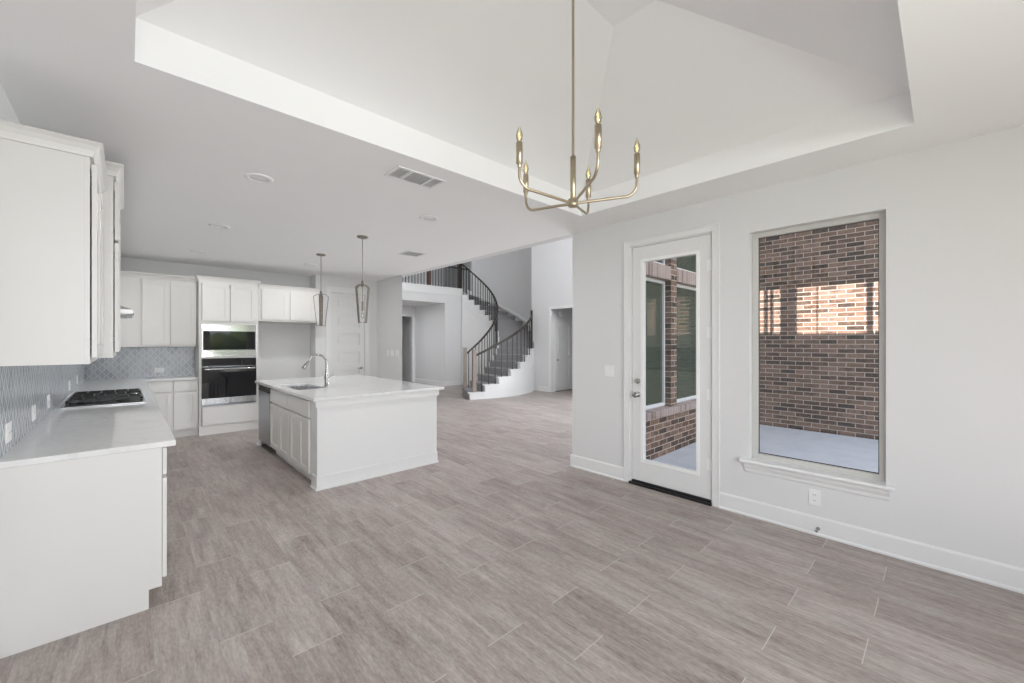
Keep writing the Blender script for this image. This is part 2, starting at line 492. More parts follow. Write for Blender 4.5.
        s.add(vs[:n], [tuple(range(n - 1, -1, -1))]); s.add(vs[-n:], [tuple(range(n))])
        return s
    def build(s, name, mat, parent=None, bevel=0.0, org=None):
        o3 = Vector(org) if org is not None else (ORG[parent.name] if parent else Vector((0, 0, 0)))
        me = bpy.data.meshes.new(name)
        me.from_pydata([tuple(Vector(p) - o3) for p in s.v], [], s.f)
        me.polygons.foreach_set('use_smooth', s.sm)
        bm = bmesh.new(); bm.from_mesh(me)
        bmesh.ops.recalc_face_normals(bm, faces=bm.faces[:])
        bm.to_mesh(me); bm.free()
        me.materials.append(mat)
        o = bpy.data.objects.new(name, me)
        COL.objects.link(o)
        ORG[o.name] = o3
        if parent: o.parent = parent
        else: o.location = o3
        if bevel > 0:
            b = o.modifiers.new('soft_edges', 'BEVEL'); b.width = bevel; b.segments = 2; b.limit_method = 'ANGLE'; b.angle_limit = math.radians(50)
        return o

def tag(o, label, cat=None, group=None, kind=None):
    o['label'] = label
    if cat: o['category'] = cat
    if group: o['group'] = group
    if kind: o['kind'] = kind
    return o

def empty(name, loc, label, cat, group=None, kind=None):
    o = bpy.data.objects.new(name, None)
    o.empty_display_size = 0.1
    COL.objects.link(o)
    o.location = loc
    ORG[o.name] = Vector(loc)
    return tag(o, label, cat, group, kind)

def struct(mb, name, mat, label, cat, bevel=0.0):
    return tag(mb.build(name, mat, None, bevel), label, cat, kind='structure')

# ------------------------------------------------------------------ key dimensions
XL, XR, T = -0.452, 3.82, 0.16       # kitchen / nook side walls (inner faces), wall thickness
YB, YK = -2.20, 8.50                # wall behind the camera, kitchen back wall
YN = 2.99                           # end of the nook wall
YE = 7.10                           # start of the far piece of that wall
YP = 8.18                           # pantry wall
CH = 2.74                           # ceiling
Z2, CH2 = 3.24, 5.85                # upper floor, upper ceiling
XF, YW = 8.95, 11.30                # foyer wall, wall under the balcony

# ================================================================== SETTING
m = MB()
m.add([(XL - .2, YB - .2, 0), (XR + T, YB - .2, 0), (XR + T, 2.7, 0), (11.2, 2.7, 0), (11.2, 16, 0), (XL - .2, 16, 0)], [(0, 1, 2, 3, 4, 5)])
struct(m, 'floor', M['floor'], 'grey brown wood-look tile floor laid in long staggered planks', 'floor')

# --- kitchen and nook ceiling with raised tray
tx0, tx1, ty0, ty1, tz = 0.025, 3.34, 0.12, 2.52, 2.94
cx0, cx1, cy0, cy1, cz = tx0 + 1.055, tx1 - 1.055, ty0 + 1.055, ty1 - 1.055, 3.50
m = MB()
def quad(a, b, c, d): m.add([a, b, c, d], [(0, 1, 2, 3)])
X0, X1, Y0, Y1 = XL - .2, XR + T, YB - .2, YK + .2
quad((X0, Y0, CH), (X1, Y0, CH), (X1, ty0, CH), (X0, ty0, CH))
quad((X0, ty0, CH), (tx0, ty0, CH), (tx0, ty1, CH), (X0, ty1, CH))
quad((tx1, ty0, CH), (X1, ty0, CH), (X1, ty1, CH), (tx1, ty1, CH))
m.add([(X0, ty1, CH), (X1, ty1, CH), (X1, YN, CH), (XR, YN, CH), (XR, YP, CH), (XR, Y1, CH), (X0, Y1, CH)], [(0, 1, 2, 3, 4, 5, 6)])
for a, b in (((tx0, ty0), (tx1, ty0)), ((tx1, ty0), (tx1, ty1)), ((tx1, ty1), (tx0, ty1)), ((tx0, ty1), (tx0, ty0))):
    quad((*a, CH), (*b, CH), (*b, tz), (*a, tz))
ring0 = [(tx0, ty0), (tx1, ty0), (tx1, ty1), (tx0, ty1)]
ring1 = [(cx0, cy0), (cx1, cy0), (cx1, cy1), (cx0, cy1)]
for i in range(4):
    j = (i + 1) % 4
    quad((*ring0[i], tz), (*ring0[j], tz), (*ring1[j], cz), (*ring1[i], cz))
m.add([(*p, cz) for p in ring1], [(0, 1, 2, 3)])
struct(m, 'ceiling', M['ceil'], 'white kitchen and breakfast nook ceiling with raised vaulted tray above the chandelier', 'ceiling')

m = MB(); m.box(XL - .2, XR + .1, YB - .2, YK + .3, 3.9, 4.0)  # unseen slab added above the ceiling to keep light out
struct(m, 'roof_light_block', M['roof'], 'unseen roof slab added over the kitchen and nook to block light', 'roof')
m = MB(); m.box(3.7, 11.3, 2.5, 16.2, CH2, CH2 + .1)
struct(m, 'ceiling_foyer', M['ceil'], 'high white ceiling over the stair hall and living room', 'ceiling')

# --- walls
def wall_x(mb, x0, x1, y0, y1, z0, z1, holes=()):
    """wall with its length along y and rectangular openings (y0, y1, z0, z1)"""
    cur = y0
    for a, b, c, d in sorted(holes):
        mb.box(x0, x1, cur, a, z0, z1)
        if c > z0: mb.box(x0, x1, a, b, z0, c)
        if d < z1: mb.box(x0, x1, a, b, d, z1)
        cur = b
    mb.box(x0, x1, cur, y1, z0, z1)
def wall_y(mb, y0, y1, x0, x1, z0, z1, holes=()):
    cur = x0
    for a, b, c, d in sorted(holes):
        mb.box(cur, a, y0, y1, z0, z1)
        if c > z0: mb.box(a, b, y0, y1, z0, c)
        if d < z1: mb.box(a, b, y0, y1, d, z1)
        cur = b
    mb.box(cur, x1, y0, y1, z0, z1)

DY0, DY1, DZ = 1.425, 2.252, 2.455          # patio door opening
WY0, WY1, WZ0, WZ1 = 0.277, 1.130, 0.475, 2.388   # nook window opening
m = MB(); wall_x(m, XR, XR + T, YB - .2, YN, 0, CH, [(WY0, WY1, WZ0, WZ1), (DY0, DY1, 0, DZ)])
struct(m, 'wall_right', M['wall'], 'white breakfast nook wall with the patio door and the picture window', 'wall')
m = MB(); m.prism([(XR, YE), (XR + .14, YE + .34), (XR + .14, YK + .2), (XR, YK + .2)], 0, CH)
struct(m, 'wall_passage', M['wall'], 'white wall stub with switch plates between pantry door and stair hall', 'wall')
m = MB(); m.box(XR + .0, XR + .14, YN, YK + .2, CH + .001, CH2)
struct(m, 'wall_upper_kitchen_side', M['wall'], 'white upper wall above the kitchen opening of the stair hall', 'wall')
m = MB(); wall_x(m, XL - .2, XL, YB - .2, YK + .2, 0, CH, [(-2.05, -.45, .45, 2.45)])  # the opening is unseen, added to let the side fill in
struct(m, 'wall_left', M['wall'], 'white wall behind the cooktop counter and the wall cabinets', 'wall')
m = MB(); m.box(XL, 2.60, YK, YK + .2, 0, CH)
struct(m, 'wall_back', M['wall'], 'white kitchen back wall behind the oven tower and refrigerator recess', 'wall')
PX0, PX1, PZ = 2.875, 3.56, 2.425
m = MB(); wall_y(m, YP, YP + .12, 2.60, XR, 0, CH, [(PX0, PX1, 0, PZ)]); m.box(2.60, 2.72, YP + .12, YK + .2, 0, CH)
struct(m, 'wall_pantry', M['wall'], 'white pantry wall around the white panelled door', 'wall')
BW = [(-.32, 0.78, 0.55, 2.58), (0.86, 1.96, 0.55, 2.58), (2.12, 3.34, 0.95, 2.12)]
m = MB(); wall_y(m, YB - .2, YB, XL - .2, XR + T, 0, CH, BW)
struct(m, 'wall_nook', M['wall'], 'white breakfast nook wall with three garden windows', 'wall')

# living room / stair hall shell
LW = [(4.45, 5.61, 0.56, 2.33), (5.79, 6.80, 0.56, 2.33), (7.0, 8.00, 0.56, 2.33)]
LT = [(a, b, 2.54, 3.45) for a, b, _, _ in LW]
CL = (4.3, 8.5, 4.1, 5.4)  # unseen high opening added for the living room fill
yo0, yo1 = 2.66, 2.99
m = MB()
cur = XR + T
for (a, b, c, d), (_, _, e, f) in zip(LW, LT):
    m.box(cur, a, yo0 + .1, yo1, 0, 4.1)
    m.box(a, b, yo0 + .1, yo1, 0, c); m.box(a, b, yo0 + .1, yo1, d, e); m.box(a, b, yo0 + .1, yo1, f, 4.1)
    cur = b
m.box(cur, XF + .2, yo0 + .1, yo1, 0, 4.1)
wall_y(m, yo0 + .1, yo1, XR + T, XF + .2, 4.1, CH2, [CL])
m.box(XR, XR + T, YN + .0005, YN + .02, 0, CH)
struct(m, 'wall_living', M['wall'], 'living room outer wall with tall windows onto the patio', 'wall')
FO = (6.85, 7.84, 0, 2.41)
m = MB(); wall_x(m, XF, XF + .14, 2.99, 8.62, 0, CH2, [(3.4, 6.4, .3, 2.6), FO])  # the first opening is unseen, added for the side fill
struct(m, 'wall_foyer', M['wall'], 'tall white wall between stair foot and hallway door', 'wall')
m = MB(); m.box(9.0, 11.0, 7.88, 8.0, 0, 2.9); m.box(10.9, 11.0, 6.0, 7.88, 0, 2.9); m.box(9.09, 11.0, 5.9, 6.0, 0, 2.9); m.box(9.09, 11.0, 6.0, 7.88, 2.6, 2.7)
struct(m, 'wall_hallway', M['wall'], 'grey shaded hallway walls beyond the opening beside the stairs', 'wall')
# balcony front, corridor and upper hall
m = MB(); m.box(7.62, 8.32, YW, YW + .12, 0, 2.74); m.box(XR + .14, 4.5, YW, YW + .12, 0, 2.74)
m.box(7.62, 7.74, YW + .12, 13.3, 0, 2.74)
wall_y(m, 13.2, 13.32, 4.4, 7.62, 0, 2.74, [(6.80, 7.50, 0, 2.37)])
m.box(4.4, 4.5, YW + .12, 13.2, 0, 2.74)
m.box(6.2, 6.3, 13.32, 15.2, 0, 2.74); m.box(7.70, 7.8, 13.32, 15.2, 0, 2.74); m.box(6.2, 7.8, 15.2, 15.3, 0, 2.74)
struct(m, 'wall_corridor', M['wall'], 'light grey corridor walls below the balcony with a dark doorway', 'wall')
m = MB(); m.prism([(XR + .14, YW), (8.30, YW), (9.09, 12.08), (9.9, 12.9), (11.2, 12.9), (11.2, 16), (XR + .14, 16)], 2.74, Z2)
struct(m, 'floor_upper', M['wall'], 'white edge and underside of the upper landing above the corridor', 'landing')
m = MB(); m.box(3.9, 11.3, 16, 16.1, 0, CH2); m.box(11.2, 11.3, 7.9, 16, 0, CH2); m.box(XR, XR + .14, YK + .2, 16, 0, CH2)
m.box(5.2, 8.6, 13.5, 13.6, Z2, CH2)
struct(m, 'wall_upper_hall', M['wall'], 'grey upper hall walls behind the balcony railing', 'wall')

# curved outer wall of the staircase
SCX, SCY, RO, RI = 7.41, 10.37, 2.42, 1.24
A0, DA, NT_, RISE = math.radians(-117.3), math.radians(9.57), 17, 0.18
def pol(r, a): return (SCX + r * math.cos(a), SCY + r * math.sin(a))
m = MB()
aa = [math.radians(-50 + 92 * i / 40) for i in range(41)]
n_ = len(aa); vs = []
for r in (RO + .01, RO + .13):
    for z in (0, CH2):
        vs += [(*pol(r, a), z) for a in aa]
fs = []
for i in range(n_ - 1):
    fs += [(i, i + 1, n_ + i + 1, n_ + i), (2 * n_ + i, 3 * n_ + i, 3 * n_ + i + 1, 2 * n_ + i + 1)]
fs += [(0, n_, 3 * n_, 2 * n_), (n_ - 1, 3 * n_ - 1, 4 * n_ - 1, 2 * n_ - 1)]
m.add(vs, fs, True)
struct(m, 'wall_stair', M['wall'], 'tall curved grey wall wrapping the outside of the staircase', 'wall')

# --- baseboards
BH, BT = 0.14, 0.016
def base_x(mb, x, sgn, y0, y1):
    """baseboard on a wall face x = const, standing out by sgn"""
    mb.profile_y([(x, 0), (x + sgn * (BT + .010), 0), (x + sgn * (BT + .010), .012), (x + sgn * BT, .022), (x + sgn * BT, BH - .012), (x + sgn * .008, BH), (x, BH)], y0, y1)
def base_y(mb, y, sgn, x0, x1):
    mb.profile_x([(y, 0), (y + sgn * (BT + .010), 0), (y + sgn * (BT + .010), .012), (y + sgn * BT, .022), (y + sgn * BT, BH - .012), (y + sgn * .008, BH), (y, BH)], x0, x1)
m = MB(); base_x(m, XR, -1, YB, 1.366); base_x(m, XR, -1, 2.312, YN + .016); base_y(m, YN + .02, 1, XR - .02, XR + .6)
struct(m, 'baseboard_right', M['trim'], 'white baseboard along the nook wall under the picture window', 'baseboard')
m = MB(); base_y(m, YP, -1, 2.60, 2.78); base_y(m, YP, -1, 3.66, XR); base_x(m, XR, -1, YE, YP)
struct(m, 'baseboard_pantry', M['trim'], 'white baseboard on the pantry wall and its return', 'baseboard')
m = MB(); base_y(m, YK, -1, 1.63, 2.60); base_x(m, 2.60, -1, YP, YK)
struct(m, 'baseboard_back', M['trim'], 'white baseboard inside the refrigerator recess', 'baseboard')
m = MB(); base_x(m, XF, -1, 3.0, 6.78); base_x(m, XF, -1, 7.91, 8.36); base_y(m, YW, -1, 7.62, 8.30); base_x(m, 7.62, -1, YW, 13.2)
struct(m, 'baseboard_hall', M['trim'], 'white baseboards of the stair hall and the corridor', 'baseboard')
m = MB(); base_x(m, XL, 1, YB, 2.98); base_y(m, YB, 1, XL, XR)
struct(m, 'baseboard_nook', M['trim'], 'white baseboard below the garden windows of the nook', 'baseboard')

# --- cased openings
m = MB()
for y in (6.85 - .075, 7.84): m.box(XF - .018, XF, y, y + .075, 0, 2.41 + .075)
m.box(XF - .018, XF, 6.85, 7.84, 2.41, 2.485)
struct(m, 'trim_1', M['trim'], 'white casing around the hallway opening beside the stairs', 'door casing')
m = MB()
for x in (6.80 - .07, 7.50): m.box(x, x + .07, 13.18, 13.2, 0, 2.44)
m.box(6.80, 7.50, 13.18, 13.2, 2.37, 2.44)
struct(m, 'trim_2', M['trim'], 'white casing around the dark doorway at the corridor end', 'door casing')
m = MB(); m.box(XR + .14, 8.33, YW - .02, YW, 3.02, Z2 + .02); m.box(XR + .14, 8.33, YW - .035, YW, Z2 - .005, Z2 + .03)
struct(m, 'trim_3', M['trim'], 'white fascia board under the balcony railing', 'fascia')

# ================================================================== OUTSIDE
m = MB(); m.box(XR + T, 8.75, -3.2, 2.75, -.25, -.10)
struct(m, 'patio_slab', M['concrete'], 'pale concrete patio slab outside the nook window', 'patio')
m = MB(); m.add([(-60, -60, -.27), (70, -60, -.27), (70, 70, -.27), (-60, 70, -.27)], [(0, 1, 2, 3)])
struct(m, 'ground', M['grass'], 'dry green lawn around the house', 'lawn')
m = MB(); m.box(8.71, 8.95, -3.2, 2.68, -.25, 5.9)
struct(m, 'wall_brick_wing', M['brick'], 'shaded red brown brick wall across the patio', 'brick wall')
# brick face of the living room wing, with piers between its windows
m = MB()
cur = XR + T
for (a, b, c, d), (_, _, e, f) in zip(LW, LT):
    m.box(cur, a, yo0, yo0 + .1, -.25, 5.9)
    m.box(a, b, yo0, yo0 + .1, -.25, c - .09); m.box(a, b, yo0, yo0 + .1, f, 5.9)
    cur = b
m.box(cur, 8.71, yo0, yo0 + .1, -.25, 5.9)
struct(m, 'wall_brick_living', M['brick'], 'brick wing with a pier between tall windows seen through the patio door', 'brick wall')
m = MB()
for a, b, _, _ in LW:
    m.box(a, b, yo0 - .05, yo0 + .1, .455, .545)
    m.box(a, b, yo0 - .004, yo0 + .1, 2.34, 2.53)
for a, b in ((5.61, 5.79), (6.80, 7.0)):
    m.box(a, b, yo0 - .05, yo0 - .0005, .455, .545)
struct(m, 'trim_4', M['rowlock'], 'rowlock brick sills and header bands around the wing windows', 'brick band')
# exterior of the nook wall: brick below, unseen upper part added to block the sun, slots shaping patches on the far brick
m = MB(); wall_x(m, XR + T, XR + T + .05, -3.2, yo0, -.25, 3.9, [(WY0 - .02, WY1 + .02, WZ0 - .03, WZ1 + .03), (DY0 - .03, DY1 + .03, -.1, DZ + .03)])
dz_ = (8.71 - (XR + T + .025)) * 0.7002
oz0, oz1 = 1.59 + dz_, 2.44 + dz_
wall_x(m, XR + T, XR + T + .05, -3.2, yo0, 3.9, 7.5, [(y0, y1, oz0, oz1) for y0, y1 in ((-.35, .785), (.865, 1.505), (1.525, 1.81), (2.07, 2.17), (2.23, 2.26), (2.33, 2.42))])
struct(m, 'wall_brick_nook', M['brick'], 'outer brick nook wall with door, window and an added unseen upper part shaping sunlight', 'brick wall')
# distant tree line behind the house (what the oven glass reflects)
m = MB()
for k in range(26):
    x, y = -38 + k * 3.2 + random.uniform(-1, 1), -40 + random.uniform(-4, 4)
    h = random.uniform(2.2, 4.2)
    m.lathe([(.2, -.3), (1.4, .3), (2.1, h * .35), (1.9, h * .6), (1.0, h * .88), (.1, h)], (x, y, -.2), 9)
tag(m.build('treeline_foliage', M['leaf']), 'far line of bushy trees beyond the lawn behind the garden windows', 'tree line', kind='stuff')

# ================================================================== WINDOWS AND DOORS
# picture window in the nook
w = empty('window_1', (XR, (WY0 + WY1) / 2, WZ0), 'tall picture window looking onto the brick wall, white sill below', 'window', kind='structure')
m = MB(); fx0, fx1 = XR + .075, XR + .135
m.box(fx0, fx1, WY0, WY0 + .042, WZ0, WZ1); m.box(fx0, fx1, WY1 - .042, WY1, WZ0, WZ1)
m.box(fx0, fx1, WY0 + .042, WY1 - .042, WZ1 - .038, WZ1); m.box(fx0, fx1, WY0 + .042, WY1 - .042, WZ0, WZ0 + .045)
m.build('window_frame', M['vinyl'], w, .003)
m = MB()
i0, i1, j0, j1 = WY0 + .042, WY1 - .042, WZ0 + .045, WZ1 - .038
for a, b, c, d in ((i0, i0 + .006, j0, j1), (i1 - .006, i1, j0, j1), (i0, i1, j0, j0 + .006), (i0, i1, j1 - .006, j1)):
    m.box(fx0 + .028, fx0 + .034, a, b, c, d)
m.build('gasket', M['slot'], w)
m = MB(); m.box(fx0 + .030, fx0 + .034, i0, i1, j0, j1); m.build('glass_pane', M['glass'], w)
m = MB(); m.profile_y([(XR + .085, WZ0 - .024), (XR - .045, WZ0 - .024), (XR - .052, WZ0 - .017), (XR - .052, WZ0 - .006), (XR - .045, WZ0 + .004), (XR + .085, WZ0 + .004)], WY0 - .045, WY1 + .062)
m.build('window_sill', M['trim'], w)
m = MB(); a0, a1 = WY0 - .018, WY1 + .032
prof = [(XR, WZ0 - .024), (XR - .028, WZ0 - .024), (XR - .026, WZ0 - .05), (XR - .014, WZ0 - .075), (XR - .012, WZ0 - .098), (XR, WZ0 - .104)]
m.profile_y(prof, a0, a1); m.build('apron_moulding', M['trim'], w)

# patio door
d = empty('door_1', (XR, (DY0 + DY1) / 2, 0), 'white full-glass patio door with black threshold in the nook wall', 'door', kind='structure')
m = MB()
for y0, y1 in ((DY0 - .062, DY0), (DY1, DY1 + .062)):
    m.box(XR - .018, XR, y0, y1, 0, DZ + .062)
m.box(XR - .018, XR, DY0, DY1, DZ, DZ + .062)
for y0, y1 in ((DY0 - .062, DY0 - .05), (DY1 + .05, DY1 + .062)):
    m.box(XR - .024, XR - .018, y0, y1, 0, DZ + .062)
m.box(XR - .024, XR - .018, DY0 - .05, DY1 + .05, DZ + .05, DZ + .062)
m.build('door_casing', M['trim'], d, .002)
m = MB(); m.box(XR, XR + T, DY0, DY0 + .012, 0, DZ); m.box(XR, XR + T, DY1 - .022, DY1, 0, DZ); m.box(XR, XR + T, DY0 + .012, DY1 - .022, DZ - .012, DZ)
m.build('door_jamb', M['trim'], d)
s0, s1, q0, q1 = DY0 + .016, DY1 - .026, .045, DZ - .016      # slab
g0, g1, h0, h1 = 1.572, 2.100, .268, 2.278                     # glass
bx0, bx1 = XR + .002, XR + .046
m = MB(); m.box(bx0, bx1, s0, g0 - .025, q0, q1); m.box(bx0, bx1, g1 + .025, s1, q0, q1)
m.box(bx0, bx1, g0 - .025, g1 + .025, h1 + .025, q1); m.box(bx0, bx1, g0 - .025, g1 + .025, q0, h0 - .025)
slab = m.build('door_slab', M['door'], d, .002)
m = MB()
for a, b, c, e in ((g0 - .032, g0, h0 - .032, h1 + .032), (g1, g1 + .032, h0 - .032, h1 + .032), (g0, g1, h0 - .032, h0), (g0, g1, h1, h1 + .032)):
    m.box(bx0 - .006, bx1 + .004, a, b, c, e)
lf = m.build('glass_frame', M['wvinyl'], d, .004)
m = MB(); m.box(bx0 + .018, bx0 + .023, g0, g1, h0, h1); m.build('glass_pane', M['glass'], d)
m = MB(); m.box(XR - .035, XR + .10, DY0 + .002, DY1 - .002, 0, .022); m.box(XR - .01, XR + .10, DY0 + .012, DY1 - .022, .022, .040)
m.build('threshold', M['black'], d, .003)
for z in (.36, .99, 1.55, 2.16):
    m = MB(); m.tube([(bx0 - .008, DY0 + .014, z - .05), (bx0 - .008, DY0 + .014, z + .05)], .007, 8); m.box(bx0 - .003, bx0 + .001, DY0 + .008, DY0 + .05, z - .05, z + .05)
    m.build('hinge', M['plate'], d)
m = MB(); m.lathe([(.030, 0), (.030, -.006), (.024, -.010), (.012, -.012), (.011, -.030), (.020, -.036), (.028, -.046), (.029, -.056), (.024, -.064), (.010, -.068)], (bx0, 2.165, .925), 18, 'x')
m.build('knob', M['nickel'], d)
m = MB(); m.lathe([(.028, 0), (.028, -.010), (.022, -.015), (.009, -.017)], (bx0, 2.165, 1.063), 18, 'x'); m.box(bx0 - .032, bx0 - .014, 2.161, 2.169, 1.045, 1.081)
m.build('deadbolt', M['nickel'], d)
m = MB(); m.box(bx0 - .002, bx0 + .03, 2.2265, 2.2295, .89, .96); m.box(bx0 - .002, bx0 + .03, 2.2265, 2.2295, 1.03, 1.095)
m.build('strike_plate', M['nickel'], d)

def panel_door(e, face, pos, a0, a1, z1, knob_a, rows, mat=M['door']):
    """panelled slab; 'rows' is a list of (z0, z1) of recessed panels"""
    mb = MB(); t = .035; st = .105
    mb.dbox(face, pos, 0, t, a0, a0 + st, .012, z1); mb.dbox(face, pos, 0, t, a1 - st, a1, .012, z1)
    cur = .012
    for r0, r1 in rows:
        mb.dbox(face, pos, 0, t, a0 + st, a1 - st, cur, r0)
        mb.dbox(face, pos, .006, t - .024, a0 + st, a1 - st, r0, r1)
        mb.dbox(face, pos, .005, t - .012, a0 + st + .05, a1 - st - .05, r0 + .05, r1 - .05)
        cur = r1
    mb.dbox(face, pos, 0, t, a0 + st, a1 - st, cur, z1)
    mb.build('door_slab', mat, e)

# pantry door
d = empty('door_2', ((PX0 + PX1) / 2, YP, 0), 'white pantry door with stacked horizontal panels beyond the island', 'door', kind='structure')
m = MB()
for x0, x1 in ((PX0 - .09, PX0), (PX1, PX1 + .09)): m.box(x0, x1, YP - .02, YP, 0, PZ + .1)
m.box(PX0, PX1, YP - .02, YP, PZ, PZ + .1); m.box(PX0 - .1, PX1 + .1, YP - .028, YP, PZ + .09, PZ + .115)
m.build('door_casing', M['trim'], d, .002)
zs = [2.355 - .235 - .365 * k for k in range(5, -1, -1)]
panel_door(d, '-y', YP + .05, PX0 + .005, PX1 - .005, PZ - .005, 0, [(z, z + .235) for z in zs])
m = MB(); m.lathe([(.026, 0), (.026, -.008), (.010, -.012), (.010, -.04)], (3.49, YP + .015, .93), 14, 'y'); m.tube([(3.49, YP - .028, .93), (3.40, YP - .030, .93)], .009, 8)
m.build('lever_handle', M['nickel'], d)

# hallway door
d = empty('door_3', (9.52, 7.88, 0), 'white panelled hallway door beyond the opening beside the stairs', 'door', kind='structure')
m = MB()
for x0, x1 in ((9.11, 9.17), (9.90, 9.97)): m.box(x0, x1, 7.86, 7.88, 0, 2.08)
m.box(9.11, 9.97, 7.86, 7.88, 2.08, 2.15); m.build('door_casing', M['trim'], d)
panel_door(d, '-y', 7.88, 9.17, 9.90, 2.075, 0, [(.22, .92), (1.06, 1.94)])
m = MB(); m.lathe([(.026, 0), (.026, -.008), (.010, -.012), (.010, -.03), (.026, -.04), (.026, -.055), (.010, -.062)], (9.24, 7.845, .93), 14, 'y'); m.build('knob', M['dsteel'], d)
m = MB(); m.box(9.17, 9.90, 7.80, 7.88, 0, .014); m.build('threshold', M['black'], d)

# windows of the living room wing, seen from outside
for k, ((a, b, c, e), (_, _, f, g)) in enumerate(zip(LW, LT)):
    w = empty('window_%d' % (k + 2), ((a + b) / 2, yo0 + .08, c),
              ['dark glazed living room window between nook corner and brick pier', 'dark glazed living room window just beyond the brick pier', 'dark glazed living room window by the brick wing corner'][k], 'window', kind='structure')
    for nm, z0, z1 in (('window_frame', c, e), ('transom_frame', f, g)):
        m = MB(); y0, y1 = yo0 + .085, yo0 + .14; r = .038
        m.box(a, a + r, y0, y1, z0, z1); m.box(b - r, b, y0, y1, z0, z1); m.box(a + r, b - r, y0, y1, z0, z0 + r); m.box(a + r, b - r, y0, y1, z1 - r, z1)
        fr = m.build(nm, M['wvinyl'], w, .003)
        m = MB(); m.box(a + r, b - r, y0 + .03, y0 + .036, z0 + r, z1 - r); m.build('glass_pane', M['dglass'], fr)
# garden windows behind the camera
for k, (a, b, c, e) in enumerate(BW):
    w = empty('window_%d' % (k + 5), ((a + b) / 2, YB - .1, c), ['garden window of the nook next to the cooktop-side wall', 'garden window of the nook beside its pair', 'small garden window of the nook toward the picture window wall'][k], 'window', kind='structure')
    m = MB(); y0, y1 = YB - .15, YB - .08; r = .045
    m.box(a, a + r, y0, y1, c, e); m.box(b - r, b, y0, y1, c, e); m.box(a + r, b - r, y0, y1, c, c + r); m.box(a + r, b - r, y0, y1, e - r, e); m.box(a + r, b - r, y0, y1, min(2.10, e - r - .05), min(2.15, e - r))
    m.build('window_frame', M['wvinyl'], w)
    m = MB(); m.box(a + r, b - r, y0 + .03, y0 + .036, c + r, min(2.10, e - r - .05)); m.build('glass_pane', M['glass'], w)

# ================================================================== KITCHEN: COOKTOP WALL
YC0 = 3.0
CT0, CT1 = .880, .912
def base_cabinet(name, face, pos, a0, a1, back, label, doors, toe=.055, drawers=True, end=None):
    """base cabinet with its front frame at 'pos'; doors = list of (a0, a1)"""
    if face == '+x': org = ((pos + back) / 2, (a0 + a1) / 2, 0)
    else: org = ((a0 + a1) / 2, (pos + back) / 2, 0)
    c = empty(name, org, label, 'cabinet', 'kitchen base cabinets')
    m = MB()
    dep = abs(pos - back)
    m.dbox(face, pos, -dep, 0, a0, a1, .105, CT0); m.dbox(face, pos, -dep, -toe, a0, a1, 0, .105)
    m.build('body', M['cab'], c)
    for p, q in doors:
        m = MB(); m.dbox(face, pos, .004, .023, p, q, .715, .868); m.build('drawer', M['cab'], c, .002)
        m = MB(); m.shaker(face, pos, p, q, .135, .695, off=.004); m.build('door', M['cab'], c)
    return c
base_cabinet('base_cabinet', '+x', .142, YC0, 4.88, XL + .004, 'white base cabinet with a plain end panel facing the nook', [(3.04, 3.63), (3.65, 4.25), (4.27, 4.86)])
base_cabinet('base_cabinet', '+x', .142, 4.881, 6.06, XL + .004, 'white base cabinet directly under the gas cooktop', [(4.90, 5.46), (5.48, 6.04)])
base_cabinet('base_cabinet', '+x', .142, 6.061, 7.99, XL + .004, 'white base cabinet between the cooktop and the kitchen corner', [(6.08, 6.98), (7.0, 7.90)])
base_cabinet('base_cabinet', '-y', 8.02, .145, .812, YK - .004, 'white two-door base cabinet beside the oven tower', [(.215, .50), (.515, .80)], toe=.03)

m = MB()
m.prism([(XL, YC0 - .012), (.202, YC0 - .012), (.202, 7.975), (.812, 7.975), (.812, YK), (XL, YK)], CT0 + .0005, CT1)
tag(m.build('countertop', M['quartz'], None, .004), 'white quartz L-shaped counter holding the gas cooktop', 'countertop')

m = MB(); m.box(XL, XL + .012, YC0, YK, CT1 + .0005, 1.62); m.box(XL + .012, .812, YK - .012, YK, CT1 + .0005, 1.42)
struct(m, 'backsplash', M['splash'], 'glossy blue grey arabesque tile backsplash above the cooktop counter', 'backsplash')

# cooktop
ck = empty('gas_cooktop', (-.13, 5.47, CT1), 'black gas cooktop with iron grates set in the white counter', 'cooktop')
m = MB(); m.box(-.395, .125, 5.0, 5.94, CT1 + .0005, CT1 + .012); m.build('steel_tray', M['steelh'], ck, .004)
m = MB(); m.box(-.38, .11, 5.015, 5.925, CT1 + .012, CT1 + .016); m.build('black_surface', M['black'], ck)
burn = [(-.27, 5.18), (-.02, 5.18), (-.17, 5.47), (-.27, 5.76), (-.02, 5.76)]
for x, y in burn:
    m = MB(); m.lathe([(.055, .016), (.055, .024), (.042, .026), (.042, .034), (.030, .036)], (x, y, CT1), 16); m.build('burner', M['iron'], ck)
for y0, y1 in ((5.03, 5.325), (5.335, 5.605), (5.615, 5.91)):
    m = MB(); z0, z1 = CT1 + .042, CT1 + .058; x0, x1 = -.375, (.105 if y0 != 5.335 else .0)
    b = .016
    m.box(x0, x1, y0, y0 + b, z0, z1); m.box(x0, x1, y1 - b, y1, z0, z1); m.box(x0, x0 + b, y0, y1, z0, z1); m.box(x1 - b, x1, y0, y1, z0, z1)
    for k in range(1, 5):
        x = x0 + (x1 - x0) * k / 5
        m.box(x - .006, x + .006, y0, y1, z0, z1)
    m.box(x0, x1, (y0 + y1) / 2 - .006, (y0 + y1) / 2 + .006, z0, z1)
    for x in (x0, x1 - b):
        for y in (y0, y1 - b): m.box(x, x + b, y, y + b, CT1 + .016, z0)
    m.build('grate', M['iron'], ck)
for k in range(5):
    m = MB(); m.lathe([(.019, .016), (.019, .024), (.015, .027), (.013, .045), (.010, .047)], (.062, 5.37 + k * .05, CT1), 12); m.build('knob', M['steelh'], ck)

